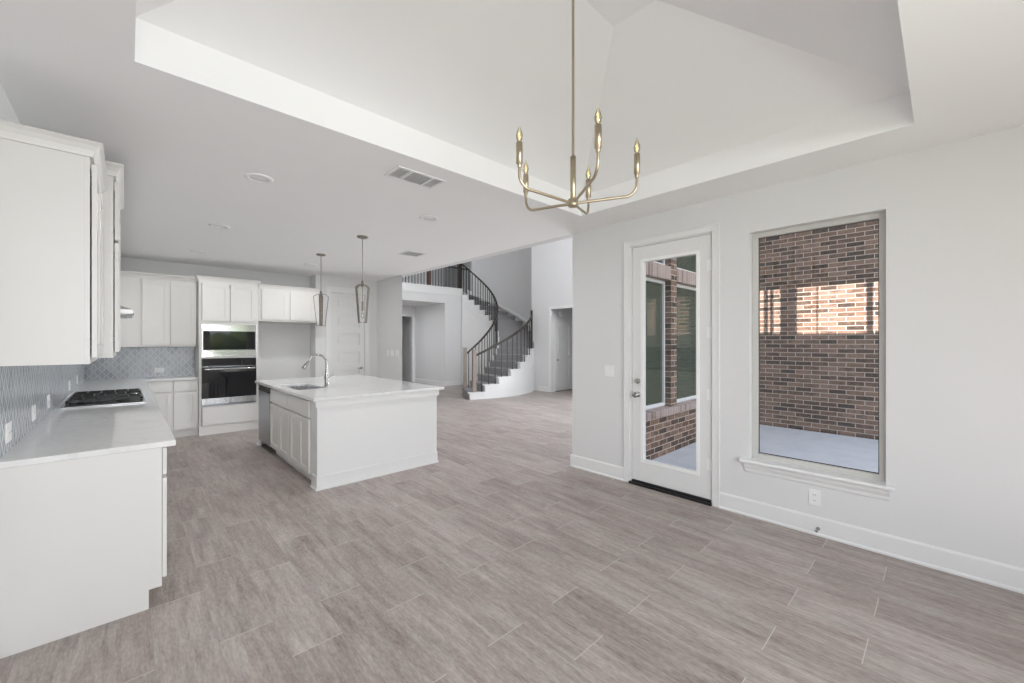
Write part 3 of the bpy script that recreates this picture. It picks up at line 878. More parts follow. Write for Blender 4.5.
# wall cabinets
def crown(mb, face, pos, a0, a1, z, h=.085, out=.06, ret0=None, ret1=None, back=None):
    """cove crown along a front face, with returns along the ends back to 'back'"""
    prof = [(0, 0), (.012, 0), (.014, .012), (.020, .030), (.034, .052), (.050, .066), (out, .072), (out, h), (0, h)]
    def pt(dd, a, zz):
        if face == '-y': return (a, pos - dd, zz)
        return (pos + dd, a, zz)
    def run(P0, P1):
        n = len(prof)
        mb.add(P0 + P1, [tuple(range(n)), tuple(range(2 * n - 1, n - 1, -1))] + [(i, n + i, n + (i + 1) % n, (i + 1) % n) for i in range(n)])
    e0 = [pt(dd, a0 - (dd if ret0 else 0), z + hh) for dd, hh in prof]
    e1 = [pt(dd, a1 + (dd if ret1 else 0), z + hh) for dd, hh in prof]
    run(e0, e1)
    for flag, a, sg, e in ((ret0, a0, -1, e0), (ret1, a1, 1, e1)):
        if flag:
            def pb(dd, hh):
                if face == '-y': return (a + sg * dd, back, z + hh)
                return (back, a + sg * dd, z + hh)
            run(e, [pb(dd, hh) for dd, hh in prof])

def wall_cabinet(face, pos, a0, a1, back, z0, z1, label, doors, hinge_gap=.006, name='wall_cabinet', ret0=True, ret1=True, door_z=None, crown_out=.05, crown_h=.08):
    org = ((pos + back) / 2, (a0 + a1) / 2, z0) if face == '+x' else ((a0 + a1) / 2, (pos + back) / 2, z0)
    c = empty(name, org, label, 'cabinet', 'kitchen wall cabinets')
    dep = abs(pos - back)
    m = MB(); m.dbox(face, pos, -dep, -.02, a0, a1, z0, z1); m.build('body', M['cab'], c)
    m = MB(); m.dbox(face, pos, -.02, 0, a0, a1, z0, z1); m.build('face_frame', M['cab'], c, .001)
    for k, dd in enumerate(doors):
        p, q = dd[0], dd[1]
        zz0, zz1 = (dd[2], dd[3]) if len(dd) > 2 else (z0 + .033, z1 - .03)
        m = MB(); m.shaker(face, pos, p, q, zz0, zz1, off=hinge_gap); dr = m.build('door', M['cab'], c)
        for z in (zz0 + .06, zz1 - .10):
            m = MB(); m.dbox(face, pos, 0, hinge_gap, p + .002, p + .03, z, z + .04); m.build('hinge', M['slot'], dr)
    m = MB(); crown(m, face, pos, a0, a1, z1, crown_h, crown_out, ret0, ret1, back); m.build('crown_moulding', M['cab'], c)
    return c
wall_cabinet('+x', -.138, YC0, 3.795, XL, 1.355, 2.412, 'white wall cabinet with the big plain end panel beside the nook', [(3.012, 3.39), (3.40, 3.785)], ret1=False, crown_h=.068, crown_out=.045)
wall_cabinet('+x', -.066, 3.80, 4.88, XL, 1.362, 2.57, 'taller deeper white wall cabinet next to the range hood', [(3.815, 4.335, 1.40, 2.13), (4.345, 4.865, 1.40, 2.13), (3.815, 4.335, 2.15, 2.54), (4.345, 4.865, 2.15, 2.54)])
wall_cabinet('+x', -.10, 4.985, 5.955, XL, 1.812, 2.57, 'white short wall cabinet over the range hood', [(5.0, 5.465), (5.475, 5.94)], ret0=False)
wall_cabinet('+x', -.138, 6.06, 8.165, XL, 1.39, 2.412, 'white wall cabinet between the range hood and the kitchen corner', [(6.08, 6.76), (6.78, 7.46), (7.48, 8.14)], ret1=False, ret0=False)
# corner wall cabinet on the back wall
c = wall_cabinet('-y', 8.17, -.137, .805, YK, 1.39, 2.412, 'white wall cabinet over the corner counter with a blank filler panel', [(.163, .475), (.487, .797)], ret0=False, ret1=False, hinge_gap=.004)

# hood
hd = empty('range_hood', (-.19, 5.47, 1.68), 'slim steel range hood above the gas cooktop', 'range hood')
m = MB()
m.profile_y([(XL, 1.757), (.036, 1.757), (-.10, 1.811), (XL, 1.811)], 4.99, 5.95); m.build('canopy', M['hoodside'], hd)
m = MB(); m.box(XL, .040, 4.988, 5.952, 1.716, 1.757); m.build('rim_band', M['rim'], hd, .002)
m = MB(); m.box(-.40, .0, 5.03, 5.46, 1.710, 1.716); m.build('filter', M['hood'], hd)
m = MB(); m.box(-.40, .0, 5.48, 5.91, 1.710, 1.716); m.build('filter', M['hood'], hd)
for k in range(4):
    m = MB(); m.lathe([(.010, 0), (.010, .005), (.006, .007)], (.0405, 5.36 + k * .06, 1.738), 10, 'x'); m.build('control_button', M['black'], hd)

# ================================================================== OVEN TOWER AND REFRIGERATOR CABINET
YO = 7.95
ot = empty('oven_tower_cabinet', (1.205, 8.22, 0), 'tall white cabinet housing microwave and wall oven', 'cabinet')
m = MB()
m.box(.814, .845, YO, YK - .004, 0, 2.43); m.box(1.580, 1.612, YO, YK - .004, 0, 2.43)
for z0, z1 in ((.105, .145), (.43, .452), (1.203, 1.224), (1.746, 1.80), (2.385, 2.43)): m.box(.845, 1.580, YO, YK - .004, z0, z1)
m.box(.845, 1.580, YK - .02, YK - .004, .145, 2.385)
m.build('body', M['cab'], ot)
m = MB(); m.box(.814, 1.612, YO - .004, YO + .02, 0, .105); m.build('toe_board', M['cab'], ot)
m = MB(); m.dbox('-y', YO, .004, .023, .852, 1.574, .15, .435); m.build('drawer', M['cab'], ot, .002)
for p, q in ((.850, 1.208), (1.218, 1.576)):
    m = MB(); m.shaker('-y', YO, p, q, 1.795, 2.385, off=.004); m.build('door', M['cab'], ot)
m = MB(); crown(m, '-y', YO, .814, 1.612, 2.430, .062, .05, True, True, YO + .12); m.build('crown_moulding', M['cab'], ot)

mw = empty('microwave', (1.213, 8.15, 1.226), 'built-in steel microwave above the wall oven', 'microwave')
yf = YO - .012
m = MB(); m.box(.850, 1.576, YO + .02, YK - .06, 1.2245, 1.744); m.build('body', M['dsteel'], mw)
m = MB()
m.box(.846, 1.579, yf, YO + .02, 1.2255, 1.335); m.box(.846, 1.579, yf, YO + .02, 1.635, 1.744)
m.box(.846, .864, yf, YO + .02, 1.335, 1.635); m.box(1.563, 1.579, yf, YO + .02, 1.335, 1.635); m.build('trim_frame', M['steelh'], mw, .002)
m = MB(); m.box(.866, 1.504, yf - .014, yf + .02, 1.338, 1.632); m.build('door_glass', M['blackglass'], mw, .003)
m = MB(); m.box(1.507, 1.561, yf - .014, yf + .02, 1.338, 1.632); m.build('control_panel', M['blackglass'], mw, .003)

ov = empty('wall_oven', (1.213, 8.15, .452), 'black glass wall oven with steel handle below the microwave', 'oven')
m = MB(); m.box(.850, 1.576, YO + .02, YK - .06, .4525, 1.2025); m.build('body', M['dsteel'], ov)
m = MB(); m.box(.846, 1.579, yf, YO + .02, 1.075, 1.2015); m.build('control_panel', M['blackglass'], ov, .002)
m = MB(); m.box(.846, 1.579, yf - .022, YO + .02, .575, 1.068); m.build('door_glass', M['blackglass'], ov, .003)
m = MB(); m.box(.846, 1.579, yf - .022, YO + .02, .482, .573); m.build('lower_band', M['steel'], ov, .002)
m = MB(); m.box(.846, 1.579, yf - .004, YO + .02, .4525, .478); m.build('vent_strip', M['dsteel'], ov)
m = MB(); m.tube([(.875, yf - .065, 1.035), (1.55, yf - .065, 1.035)], .015, 10)
m.box(.885, .905, yf - .065, yf - .02, 1.023, 1.047); m.box(1.52, 1.54, yf - .065, yf - .02, 1.023, 1.047)
m.build('handle', M['steelh'], ov)
m = MB()
for k in range(9): m.box(1.160 + k * .012, 1.168 + k * .012, yf - .0235, yf - .022, .522, .530 + (k % 3) * .001)
m.build('badge', M['steelh'], ov)

c = wall_cabinet('-y', YO, 1.614, 2.595, YK - .004, 1.815, 2.375, 'white wall cabinet above the empty refrigerator recess', [(1.66, 2.065), (2.10, 2.505)], ret0=False, ret1=False, hinge_gap=.004, crown_h=.052, crown_out=.03)

# ================================================================== ISLAND
IX0, IX1, IY0, IY1 = 1.365, 2.745, 4.245, 6.72
isl = empty('kitchen_island', ((IX0 + IX1) / 2, (IY0 + IY1) / 2, 0), 'white panelled kitchen island under the two pendants', 'island')
m = MB()
m.box(IX0, IX1, IY0, IY0 + .02, 0, CT0)                 # near end panel
m.box(IX1 - .02, IX1, IY0 + .02, IY1, 0, CT0)           # seating-side panel
m.box(IX0, IX1 - .02, IY1 - .02, IY1, 0, CT0)           # far end panel
m.box(IX0, IX0 + .02, IY0 + .02, 4.42, 0, CT0)          # stile beside the doors
m.box(IX0, IX0 + .02, 6.615, IY1 - .02, 0, CT0)
m.box(IX0, IX0 + .02, 4.42, 5.985, .105, CT0)           # face frame
m.box(IX0 + .05, IX0 + .07, 4.42, 5.985, 0, .105)       # toe board
m.build('body', M['trim'], isl, .0015)
m = MB()
def isl_base(z0, z1, t):
    # runs around the near, seating and far sides and returns onto the corner posts
    for x0, x1, y0, y1 in ((IX0 - t, IX1 + t, IY0 - t, IY0), (IX1, IX1 + t, IY0, IY1), (IX0 - t, IX1 + t, IY1, IY1 + t), (IX0 - t, IX0, IY0, 4.405), (IX0 - t, IX0, 6.63, IY1)):
        m.box(x0, x1, y0, y1, z0, z1)
isl_base(.018, .130, .007); isl_base(0, .018, .020); isl_base(.130, .136, .004)
m.build('baseboard', M['trim'], isl)
m = MB()
isl_base(CT0 - .06, CT0 - .0005, .020); isl_base(CT0 - .072, CT0 - .06, .010)
m.build('top_moulding', M['trim'], isl)
for p, q in ((4.44, 5.205), (5.215, 5.97)):
    m = MB(); m.dbox('-x', IX0, .003, .021, p, q, .695, .862); m.build('drawer_front', M['cab'], isl, .002)
for p, q in ((4.44, 4.76), (4.77, 5.095), (5.14, 5.545), (5.555, 5.97)):
    m = MB(); m.shaker('-x', IX0, p, q, .12, .675, off=.003, rail=.055, rec=.012); m.build('door', M['cab'], isl)

dw = empty('dishwasher', (1.66, 6.30, 0), 'steel dishwasher built into the far end of the island', 'dishwasher')
m = MB(); m.box(1.40, 1.95, 6.00, 6.605, .10, .868); m.build('body', M['dsteel'], dw)
m = MB(); m.box(IX0 - .022, 1.40, 5.995, 6.605, .105, .785); m.build('door', M['dsteel'], dw, .003)
m = MB(); m.box(IX0 - .020, 1.40, 5.995, 6.605, .79, .868); m.build('control_strip', M['black'], dw, .003)
m = MB(); m.box(IX0 - .034, IX0 - .020, 6.03, 6.57, .80, .815); m.build('handle_lip', M['black'], dw)
m = MB(); m.box(1.42, 1.44, 6.0, 6.605, 0, .10); m.build('toe_plate', M['black'], dw)

# island counter with sink cut-out
SX0, SX1, SY0, SY1 = 1.43, 1.755, 5.10, 5.86
KX0, KX1, KY0, KY1 = 1.325, 2.835, 4.215, 6.75
m = MB()
vs = []
for z in (CT0, CT1):
    vs += [(KX0, KY0, z), (KX1, KY0, z), (KX1, KY1, z), (KX0, KY1, z), (SX0, SY0, z), (SX1, SY0, z), (SX1, SY1, z), (SX0, SY1, z)]
fs = []
for o_ in (0, 8):
    for i in range(4):
        j = (i + 1) % 4
        fs.append((o_ + i, o_ + j, o_ + 4 + j, o_ + 4 + i))
for i in range(4):
    j = (i + 1) % 4
    fs += [(i, j, 8 + j, 8 + i), (4 + i, 4 + j, 12 + j, 12 + i)]
m.add(vs, fs)
tag(m.build('island_countertop', M['quartz'], None, .004), 'white quartz counter on the island with the sink cut out', 'countertop')

sk = empty('double_sink', ((SX0 + SX1) / 2, (SY0 + SY1) / 2, .68), 'undermounted double bowl steel sink in the island', 'sink')
for nm, y0, y1 in (('bowl', SY0 - .004, 5.465), ('bowl', 5.49, SY1 + .004)):
    x0, x1 = SX0 - .004, SX1 + .004; zb, zt, tt = .70, CT0 - .001, .003
    m = MB(); m.box(x0, x1, y0, y1, zb - tt, zb)
    m.box(x0 - tt, x0, y0 - tt, y1 + tt, zb - tt, zt); m.box(x1, x1 + tt, y0 - tt, y1 + tt, zb - tt, zt); m.box(x0, x1, y0 - tt, y0, zb - tt, zt); m.box(x0, x1, y1, y1 + tt, zb - tt, zt)
    bw = m.build(nm, M['steel'], sk)
    m = MB(); m.lathe([(.045, 0), (.045, .003), (.030, .004), (.008, .002)], ((x0 + x1) / 2, (y0 + y1) / 2, zb), 16); m.build('drain', M['steelh'], bw)

fc = empty('kitchen_faucet', (1.812, 5.29, CT1), 'tall gooseneck pull-down steel faucet beside the island sink', 'faucet')
fx, fy = 1.812, 5.29
m = MB(); m.lathe([(.030, 0.0005), (.030, .008), (.024, .014), (.022, .05), (.026, .09), (.024, .13), (.017, .165), (.0165, .20)], (fx, fy, CT1), 20); m.build('base_body', M['nickel'], fc)
pts = [(fx, fy, CT1 + .19), (fx, fy, CT1 + .28)]
for k in range(1, 14):
    a = PI * k / 14 * 0.93
    pts.append((fx - .105 + .105 * math.cos(a), fy + .01 * k / 14, CT1 + .28 + .115 * math.sin(a)))
m = MB(); m.tube(pts, .0125, 12); m.build('spout', M['nickel'], fc)
e = Vector(pts[-1]); dirv = (Vector(pts[-1]) - Vector(pts[-2])).normalized(); dirv = (dirv + Vector((-.12, 0, 0))).normalized()
m = MB(); m.tube([e, e + dirv * .02, e + dirv * .07, e + dirv * .115, e + dirv * .12], [.0145, .017, .021, .025, .021], 14); m.build('spray_head', M['nickel'], fc)
m = MB(); m.tube([(fx + .015, fy - .01, CT1 + .10), (fx + .05, fy - .02, CT1 + .115), (fx + .085, fy - .03, CT1 + .15)], [.008, .007, .006], 8); m.build('lever_handle', M['nickel'], fc)

# ================================================================== LIGHT FITTINGS
def pendant(x, y, label, rot):
    p = empty('pendant_lantern', (x, y, CH), label, 'pendant light', 'island pendants')
    m = MB(); m.lathe([(.004, -.030), (.020, -.028), (.060, -.018), (.065, -.010), (.065, -.0005)], (x, y, CH), 24); m.build('ceiling_canopy', M['agedbrass'], p)
    zt, zb = 2.14, 1.695
    m = MB(); m.tube([(x, y, CH - .02), (x, y, zt + .055)], .0055, 8); m.build('rod', M['agedbrass'], p)
    m = MB(); m.lathe([(.008, .075), (.014, .07), (.014, .03), (.022, .022), (.022, .008), (.008, .0)], (x, y, zt - .01), 16); m.build('hub', M['agedbrass'], p)
    for k in range(4):
        a = rot + k * PI / 2
        u = Vector((math.cos(a), math.sin(a), 0)); s = Vector((-math.sin(a), math.cos(a), 0)); c0 = Vector((x, y, 0))
        m = MB()
        m.flatbar([c0 + u * .012 + Vector((0, 0, zt + .022)), c0 + u * .060 + Vector((0, 0, zt + .012)), c0 + u * .100 + Vector((0, 0, zt - .018))], s, .024, .006)
        m.flatbar([c0 + u * .100 + Vector((0, 0, zt - .016)), c0 + u * .056 + Vector((0, 0, zb))], s, .024, .006)
        m.flatbar([c0 + u * .058 + Vector((0, 0, zb + .003)), c0 + u * .022 + Vector((0, 0, zb + .003))], s, .024, .006)
        m.build('arm_strap', M['agedbrass'], p)
    m = MB(); m.lathe([(.009, 0), (.012, .01), (.012, .11), (.009, .115)], (x, y, zt - .30), 12); m.tube([(x, y, zt - .19), (x, y, zt)], .004, 8); m.build('lamp_holder', M['agedbrass'], p)
    m = MB(); m.lathe([(.009, 0), (.015, .025), (.015, .05), (.007, .08), (.001, .09)], (x, y, zt - .395), 12); m.build('bulb', M['glass'], p)
pendant(2.072, 4.83, 'open metal lantern pendant over the near end of the island', math.radians(20))
pendant(2.055, 6.23, 'open metal lantern pendant over the sink end of the island', math.radians(62))

ch = empty('chandelier', (1.68, 1.32, cz), 'brass five-arm chandelier with candle bulbs hanging from the tray ceiling', 'chandelier')
cxx, cyy = 1.68, 1.32
m = MB(); m.lathe([(.004, -.035), (.02, -.033), (.062, -.02), (.068, -.012), (.068, -.0005)], (cxx, cyy, cz), 24); m.build('ceiling_canopy', M['brass'], ch)
m = MB(); m.tube([(cxx, cyy, cz - .03), (cxx, cyy, 2.40)], .007, 10); m.build('rod', M['brass'], ch)
m = MB(); m.lathe([(.007, .226), (.0145, .223), (.0145, -.0), (.0125, -.002)], (cxx, cyy, 2.205), 16); m.build('stem_sleeve', M['brass'], ch)
m = MB(); m.lathe([(.004, -.030), (.022, -.028), (.027, -.022), (.027, .008), (.020, .014), (.013, .016)], (cxx, cyy, 2.195), 20); m.build('hub', M['brass'], ch)
for k in range(5):
    a = math.radians(22 + 72 * k)
    u = Vector((math.cos(a), math.sin(a), 0)); c0 = Vector((cxx, cyy, 0)); R = .322
    def P(r, z): return c0 + u * r + Vector((0, 0, z))
    zl = 2.190
    bend = .065
    pts = [P(.022, zl - .004), P(.12, zl + .006), P(R - bend, zl + .018)]
    for q in range(1, 8):
        t = q / 8 * PI / 2
        pts.append(P(R - bend + bend * math.sin(t), zl + .018 + bend * (1 - math.cos(t))))
    pts += [P(R, zl + .10), P(R, zl + .135)]
    m = MB(); m.tube(pts, .0073, 10); arm = m.build('arm', M['brass'], ch)
    m = MB(); m.lathe([(.0075, -.004), (.0105, 0), (.0105, .014), (.0155, .016), (.0155, .116), (.010, .120)], tuple(P(R, zl + .117)), 14); m.build('candle_sleeve', M['brass'], ch)
    m = MB(); m.lathe([(.008, 0), (.014, .014), (.0165, .030), (.013, .048), (.006, .066), (.0014, .082)], tuple(P(R, zl + .236)), 12); m.build('bulb', M['bulbglass'], ch)
    m = MB(); m.lathe([(.002, .010), (.004, .02), (.003, .04), (.001, .05)], tuple(P(R, zl + .236)), 8); m.build('filament', M['filament'], ch)

LAMP_W = 9.0
def downlight(x, y, label, power=LAMP_W):
    o = empty('recessed_downlight', (x, y, CH), label, 'ceiling light', 'recessed ceiling lights')
    m = MB(); m.lathe([(.062, -.004), (.066, -.012), (.088, -.010), (.098, -.004), (.098, -.0005)], (x, y, CH), 28); m.build('trim_ring', M['plate'], o)
    m = MB(); m.lathe([(.001, -.0045), (.062, -.0045), (.062, -.001)], (x, y, CH), 28); m.build('diffuser', M['diffuser'], o)
    if power > 0:  # the fitting itself is unlit; fill light added below it for the kitchen
        l = bpy.data.lights.new('downlight_fill', 'AREA'); l.shape = 'DISK'; l.size = .12; l.energy = power; l.color = (1.0, 1.0, 1.0)
        lo = bpy.data.objects.new('downlight_fill', l); COL.objects.link(lo); lo.location = (x, y, CH - .016)
downlight(.745, 3.65, 'round flush ceiling light beside the plain-ended wall cabinet crown', 0)
downlight(.74, 5.47, 'round flush ceiling light in the row above the cooktop aisle, second along', 11)
downlight(.745, 7.24, 'round flush ceiling light close to the oven tower', 5)
downlight(2.26, 3.64, 'round flush ceiling light between the air vent and the near pendant')
downlight(2.20, 7.18, 'round flush ceiling light behind the sink-end pendant, near the refrigerator recess', 10)

def vent(x0, x1, y0, y1, label, slats_along_x=False):
    v = empty('ceiling_vent', ((x0 + x1) / 2, (y0 + y1) / 2, CH), label, 'air vent', 'ceiling air registers')
    f = .022; z0, z1 = CH - .008, CH - .0005
    m = MB(); m.box(x0, x0 + f, y0, y1, z0, z1); m.box(x1 - f, x1, y0, y1, z0, z1); m.box(x0 + f, x1 - f, y0, y0 + f, z0, z1); m.box(x0 + f, x1 - f, y1 - f, y1, z0, z1)
    m.build('frame', M['plate'], v, .002)
    m = MB(); m.box(x0 + f, x1 - f, y0 + f, y1 - f, CH - .0015, CH - .0005); m.build('backing', M['ventback'], v)
    m = MB()
    if not slats_along_x:
        L = x1 - x0 - 2 * f; xa = x0 + f + L * .28; xb = x0 + f + L * .76
        for xs in (xa, xb): m.box(xs - .008, xs + .008, y0 + f, y1 - f, z0 - .001, z1)
        n_ = 9
        for k in range(n_):
            y = y0 + f + (y1 - y0 - 2 * f) * (k + .5) / n_
            m.obox((.5 * (xa + xb), y, CH - .006), ((xb - xa) / 2 - .008, 0, 0), (0, .007, .003), (0, -.0004, .0008))
        for s0, s1 in ((x0 + f, xa - .008), (xb + .008, x1 - f)):
            n2 = 5
            for k in range(n2):
                xx = s0 + (s1 - s0) * (k + .5) / n2
                m.obox((xx, (y0 + y1) / 2, CH - .006), (.007, 0, .003), (0, (y1 - y0) / 2 - f, 0), (-.0004, 0, .0008))
    else:
        for k in range(8):
            y = y0 + f + (y1 - y0 - 2 * f) * (k + .5) / 8
            m.obox(((x0 + x1) / 2, y, CH - .005), ((x1 - x0) / 2 - f, 0, 0), (0, .009, .002), (0, -.0004, .001))
    m.build('slat', M['plate'], v)
vent(1.425, 1.836, 2.70, 2.93, 'large white ceiling air register beside the tray')
vent(2.86, 3.15, 5.13, 5.42, 'small grey ceiling air register above the passage to the stairs', True)

# ================================================================== SWITCHES AND OUTLETS
def plate(face, pos, a, z, w, h, label, kind, name):
    loc = {'+x': (pos, a, z), '-x': (pos, a, z), '-y': (a, pos, z)}[face]
    o = empty(name, loc, label, {'switch': 'light switch', 'outlet': 'outlet'}[kind])
    m = MB(); m.dbox(face, pos, .0005, .007, a - w / 2, a + w / 2, z - h / 2, z + h / 2); m.build('cover_plate', M['plate'], o, .002)
    if kind == 'switch':
        n_ = max(1, round(w / .046) - 0 if w > .09 else 1)
        n_ = max(1, int(round((w - .03) / .046)))
        for k in range(n_):
            ac = a + (k - (n_ - 1) / 2) * .046
            m = MB(); m.dbox(face, pos, .007, .011, ac - .016, ac + .016, z - .033, z + .033); m.build('rocker', M['plate'], o, .002)
    else:
        for s in (-1, 1):
            m = MB()
            if h > w: ac, zc = a, z + s * .021
            else: ac, zc = a + s * .021, z
            m.dbox(face, pos, .007, .010, ac - .016, ac + .016, zc - .015, zc + .015); rc = m.build('receptacle', M['plate'], o, .002)
            m = MB()
            for q in (-.006, .006): m.dbox(face, pos, .0101, .0106, ac + q - .0012, ac + q + .0012, zc - .005, zc + .005)
            m.build('slot', M['slot'], rc)
plate('-x', XR, 2.50, 1.15, .118, .118, 'white double light switch on the nook wall beside the patio door', 'switch', 'light_switch')
plate('-x', XR, .678, .28, .075, .118, 'white duplex outlet below the picture window', 'outlet', 'wall_outlet')
plate('-x', XR, 7.68, 1.24, .075, .118, 'white switch plate beside the pantry corner on the wall stub', 'switch', 'light_switch')
plate('-x', XR, 7.50, 1.24, .118, .118, 'white double switch plate, middle one on the wall stub', 'switch', 'light_switch')
plate('-x', XR, 7.29, 1.24, .118, .118, 'white double switch plate beside the stair hall edge on the wall stub', 'switch', 'light_switch')
plate('-y', YK - .012, .37, 1.02, .118, .075, 'white sideways outlet on the tiled back wall near the oven tower', 'outlet', 'wall_outlet')
for y, lab in ((3.25, 'white outlet on the tiled wall at the open counter end'), (4.02, 'white outlet on the tiled wall, second from the counter end'),
               (4.70, 'white outlet on the tiled wall just before the cooktop'), (6.25, 'white outlet on the tiled wall just past the cooktop'), (7.15, 'white outlet on the tiled wall close to the kitchen corner')):
    plate('+x', XL + .012, y, 1.012, .115, .075 if False else .10, lab, 'outlet', 'wall_outlet')
ds = empty('door_stop', (XR - .016, .655, .055), 'small metal door stop on the baseboard under the outlet', 'door stop')
m = MB(); m.lathe([(.012, 0), (.012, -.004), (.005, -.006), (.005, -.05)], (XR - .018, .655, .055), 12, 'x'); m.build('shaft', M['nickel'], ds)
m = MB(); m.lathe([(.006, -.05), (.010, -.052), (.010, -.064), (.006, -.066)], (XR - .018, .655, .055), 12, 'x'); m.build('rubber_tip', M['dsteel'], ds)
sd = empty('smoke_alarm', (9.41, 7.88, 2.285), 'small round white alarm on the hallway wall above the door', 'alarm')
m = MB(); m.lathe([(.075, 0.0), (.075, -.02), (.06, -.03), (.01, -.034)], (9.41, 7.8795, 2.285), 20, 'y'); m.build('housing', M['plate'], sd)

# ================================================================== STAIRCASE
st = empty('curved_staircase', (SCX, SCY, 0), 'curved white staircase with grey carpet and dark handrails', 'staircase')
def sector(mb, r0, r1, a0, a1, z0, z1, n=4):
    vs = []
    for z in (z0, z1):
        for r in (r0, r1):
            vs += [(*pol(r, a0 + (a1 - a0) * i / n), z) for i in range(n + 1)]
    k = n + 1
    fs = []
    for i in range(n):
        fs += [(i, i + 1, k + i + 1, k + i), (2 * k + i, 3 * k + i, 3 * k + i + 1, 2 * k + i + 1),
               (i, 2 * k + i, 2 * k + i + 1, i + 1), (k + i, k + i + 1, 3 * k + i + 1, 3 * k + i)]
    fs += [(0, k, 3 * k, 2 * k), (n, 2 * k + n, 3 * k + n, k + n)]
    mb.add(vs, fs)
for i in range(NT_):
    a0, a1 = A0 + i * DA, A0 + (i + 1) * DA
    z = (i + 1) * RISE
    m = MB(); sector(m, RI, RO, a0, a1, 0, z - .03); sector(m, RI - .012, RO + (.008 if i < 7 else 0), a0 - .018, a1, z - .03, z)
    stp = m.build('step', M['trim'], st)
    m = MB(); ci, co = RI + .10, RO - (.13 if i < 7 else .004)
    sector(m, ci, co, a0 - .024, a1 - .004, z + .0005, z + .012)
    sector(m, ci, co, a0 - .025, a0 - .0185, z - .04, z + .012, 2)
    sector(m, ci, co, a0 - .008, a0 - .0005, max(z - RISE + .012, .003), z - .04, 2)
    m.build('carpet_tread', M['carpet'], stp)
# helical trims
def helix(mb, r0, r1, aS, aE, zoff0, zoff1, n=48):
    vs = []
    for i in range(n + 1):
        a = aS + (aE - aS) * i / n
        zc = (a - A0) / DA * RISE
        for r, dz in ((r0, zoff0), (r1, zoff0), (r1, zoff1), (r0, zoff1)):
            vs.append((*pol(r, a), max(zc + dz, .0)))
    fs = [(i * 4 + j, i * 4 + (j + 1) % 4, i * 4 + 4 + (j + 1) % 4, i * 4 + 4 + j) for i in range(n) for j in range(4)]
    fs += [(3, 2, 1, 0), tuple(n * 4 + j for j in range(4))]
    mb.add(vs, fs, True)
m = MB(); helix(m, RI - .012, RI, A0 + 2.2 * DA, A0 + 17 * DA, -.32, -.295); m.build('stringer_moulding', M['trim'], st)
m = MB(); helix(m, RO - .018, RO, A0 + 7.2 * DA, A0 + 17 * DA, .17, .34); m.build('skirt_board', M['wall'], st)

ORR, IRR = RO - .065, RI + .035
def rail_z(a): return RISE + (a - A0) / DA * RISE + .86
def handrail(r, aS, aE, name, n=60, z_end=None, z_start=None):
    pts = []
    for i in range(n + 1):
        a = aS + (aE - aS) * i / n
        pts.append((*pol(r, a), rail_z(a)))
    vs = []; k = 8
    for i, p in enumerate(pts):
        a = aS + (aE - aS) * i / n
        u = Vector((math.cos(a), math.sin(a), 0))
        for rr, dz in ((-.030, 0), (-.022, .026), (0, .034), (.022, .026), (.030, 0), (.024, -.026), (0, -.030), (-.024, -.026)):
            vs.append(Vector(p) + u * rr + Vector((0, 0, dz)))
    fs = [(i * k + j, i * k + (j + 1) % k, (i + 1) * k + (j + 1) % k, (i + 1) * k + j) for i in range(n) for j in range(k)]
    fs += [tuple(range(k - 1, -1, -1)), tuple(n * k + j for j in range(k))]
    mb = MB(); mb.add(vs, fs, True)
    return mb.build(name, M['rail'], st)
handrail(IRR, A0 + .35 * DA, A0 + 17.0 * DA, 'handrail')
handrail(ORR, A0 + .35 * DA, A0 + 6.55 * DA, 'handrail', 30)
bal_src = {}
def baluster(parent, x, y, z0, z1, w=.016):
    mb = MB(); h = w / 2
    mb.box(x - h, x + h, y - h, y + h, z0, z1); mb.box(x - h * 1.8, x + h * 1.8, y - h * 1.8, y + h * 1.8, z0, z0 + .022)
    return mb.build('baluster', M['baluster'], parent)
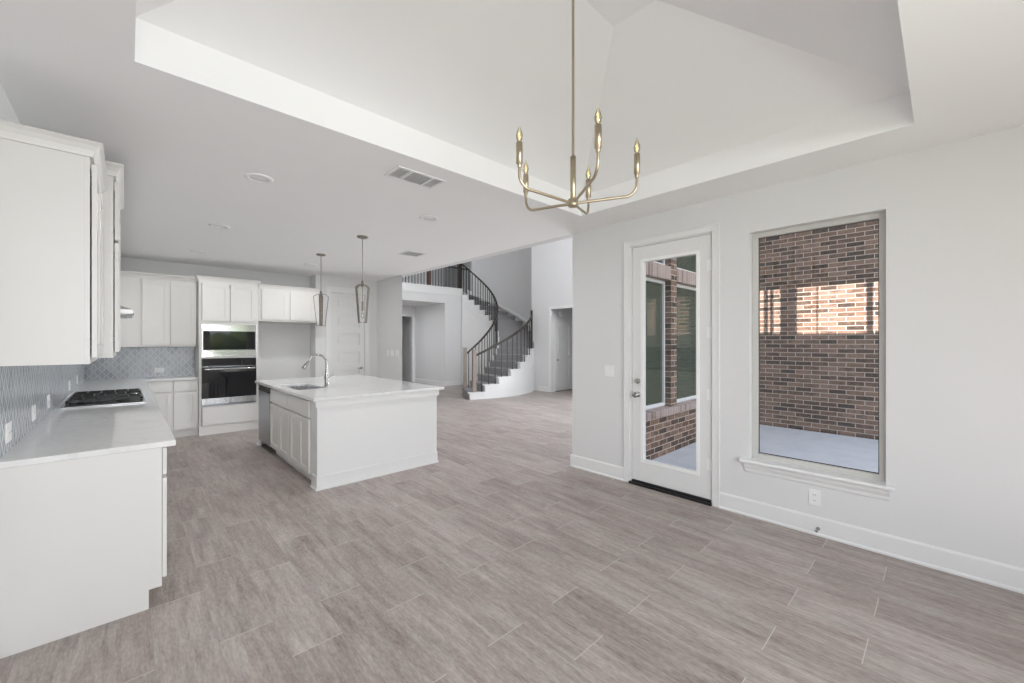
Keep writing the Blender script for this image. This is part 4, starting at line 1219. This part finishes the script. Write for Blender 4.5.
for i in range(NT_):
    z = (i + 1) * RISE + .0005
    for f in (.30, .80):
        if i == 0 and f < .5: continue
        a = A0 + (i + f) * DA
        x, y = pol(IRR, a); baluster(st, x, y, z, rail_z(a) - .028)
        if i < 6 or (i == 6 and f < .5):
            x, y = pol(ORR, a); baluster(st, x, y, z, rail_z(a) - .028)
def newel(parent, x, y, z0, z1, mat, w=.088, ang=0.0, name='newel_post'):
    c, s = math.cos(ang), math.sin(ang); mb = MB()
    def blk(h, za, zb): mb.obox((x, y, (za + zb) / 2), (c * h, s * h, 0), (-s * h, c * h, 0), (0, 0, (zb - za) / 2))
    h = w / 2
    blk(h, z0, z1 - .05); blk(h * .86, z1 - .05, z1 - .035); blk(h * 1.18, z1 - .035, z1 - .012); blk(h * .9, z1 - .012, z1)
    return mb.build(name, mat, parent)
a = A0 + .32 * DA
newel(st, *pol(IRR, a), RISE + .0005, 1.30, M['tan'], ang=a); newel(st, *pol(ORR, a), RISE + .0005, 1.27, M['tan'], ang=a)
a = A0 + 6.62 * DA
newel(st, *pol(ORR, a), 7 * RISE + .0005, 2.40, M['rail'], .06, a)

# balcony railing
br = empty('balcony_railing', (6.2, YW + .06, Z2), 'upper balcony railing with black balusters and dark posts', 'railing')
yb = YW + .045
newel(br, 8.27, yb, Z2 + .0005, 4.17, M['rail'], .10)
newel(br, 7.05, yb, Z2 + .0305, 4.17, M['redwood'], .10)
m = MB(); m.box(XR + .15, 8.25, yb - .03, yb + .03, 4.06, 4.11); m.build('handrail', M['rail'], br, .01)
x = 8.16
while x > 5.3:
    if abs(x - 7.05) > .07: baluster(br, x, yb, Z2 + .0305, 4.06, .018)
    x -= .108
lr = empty('landing_railing', (8.9, 12.35, Z2), 'short dark railing across the upper landing behind the top post', 'railing')
m = MB(); m.box(8.28, 9.45, 12.32, 12.38, 4.16, 4.21); m.build('handrail', M['rail'], lr, .01)
for k in range(10): baluster(lr, 8.36 + k * .115, 12.35, Z2 + .0005, 4.16, .018)
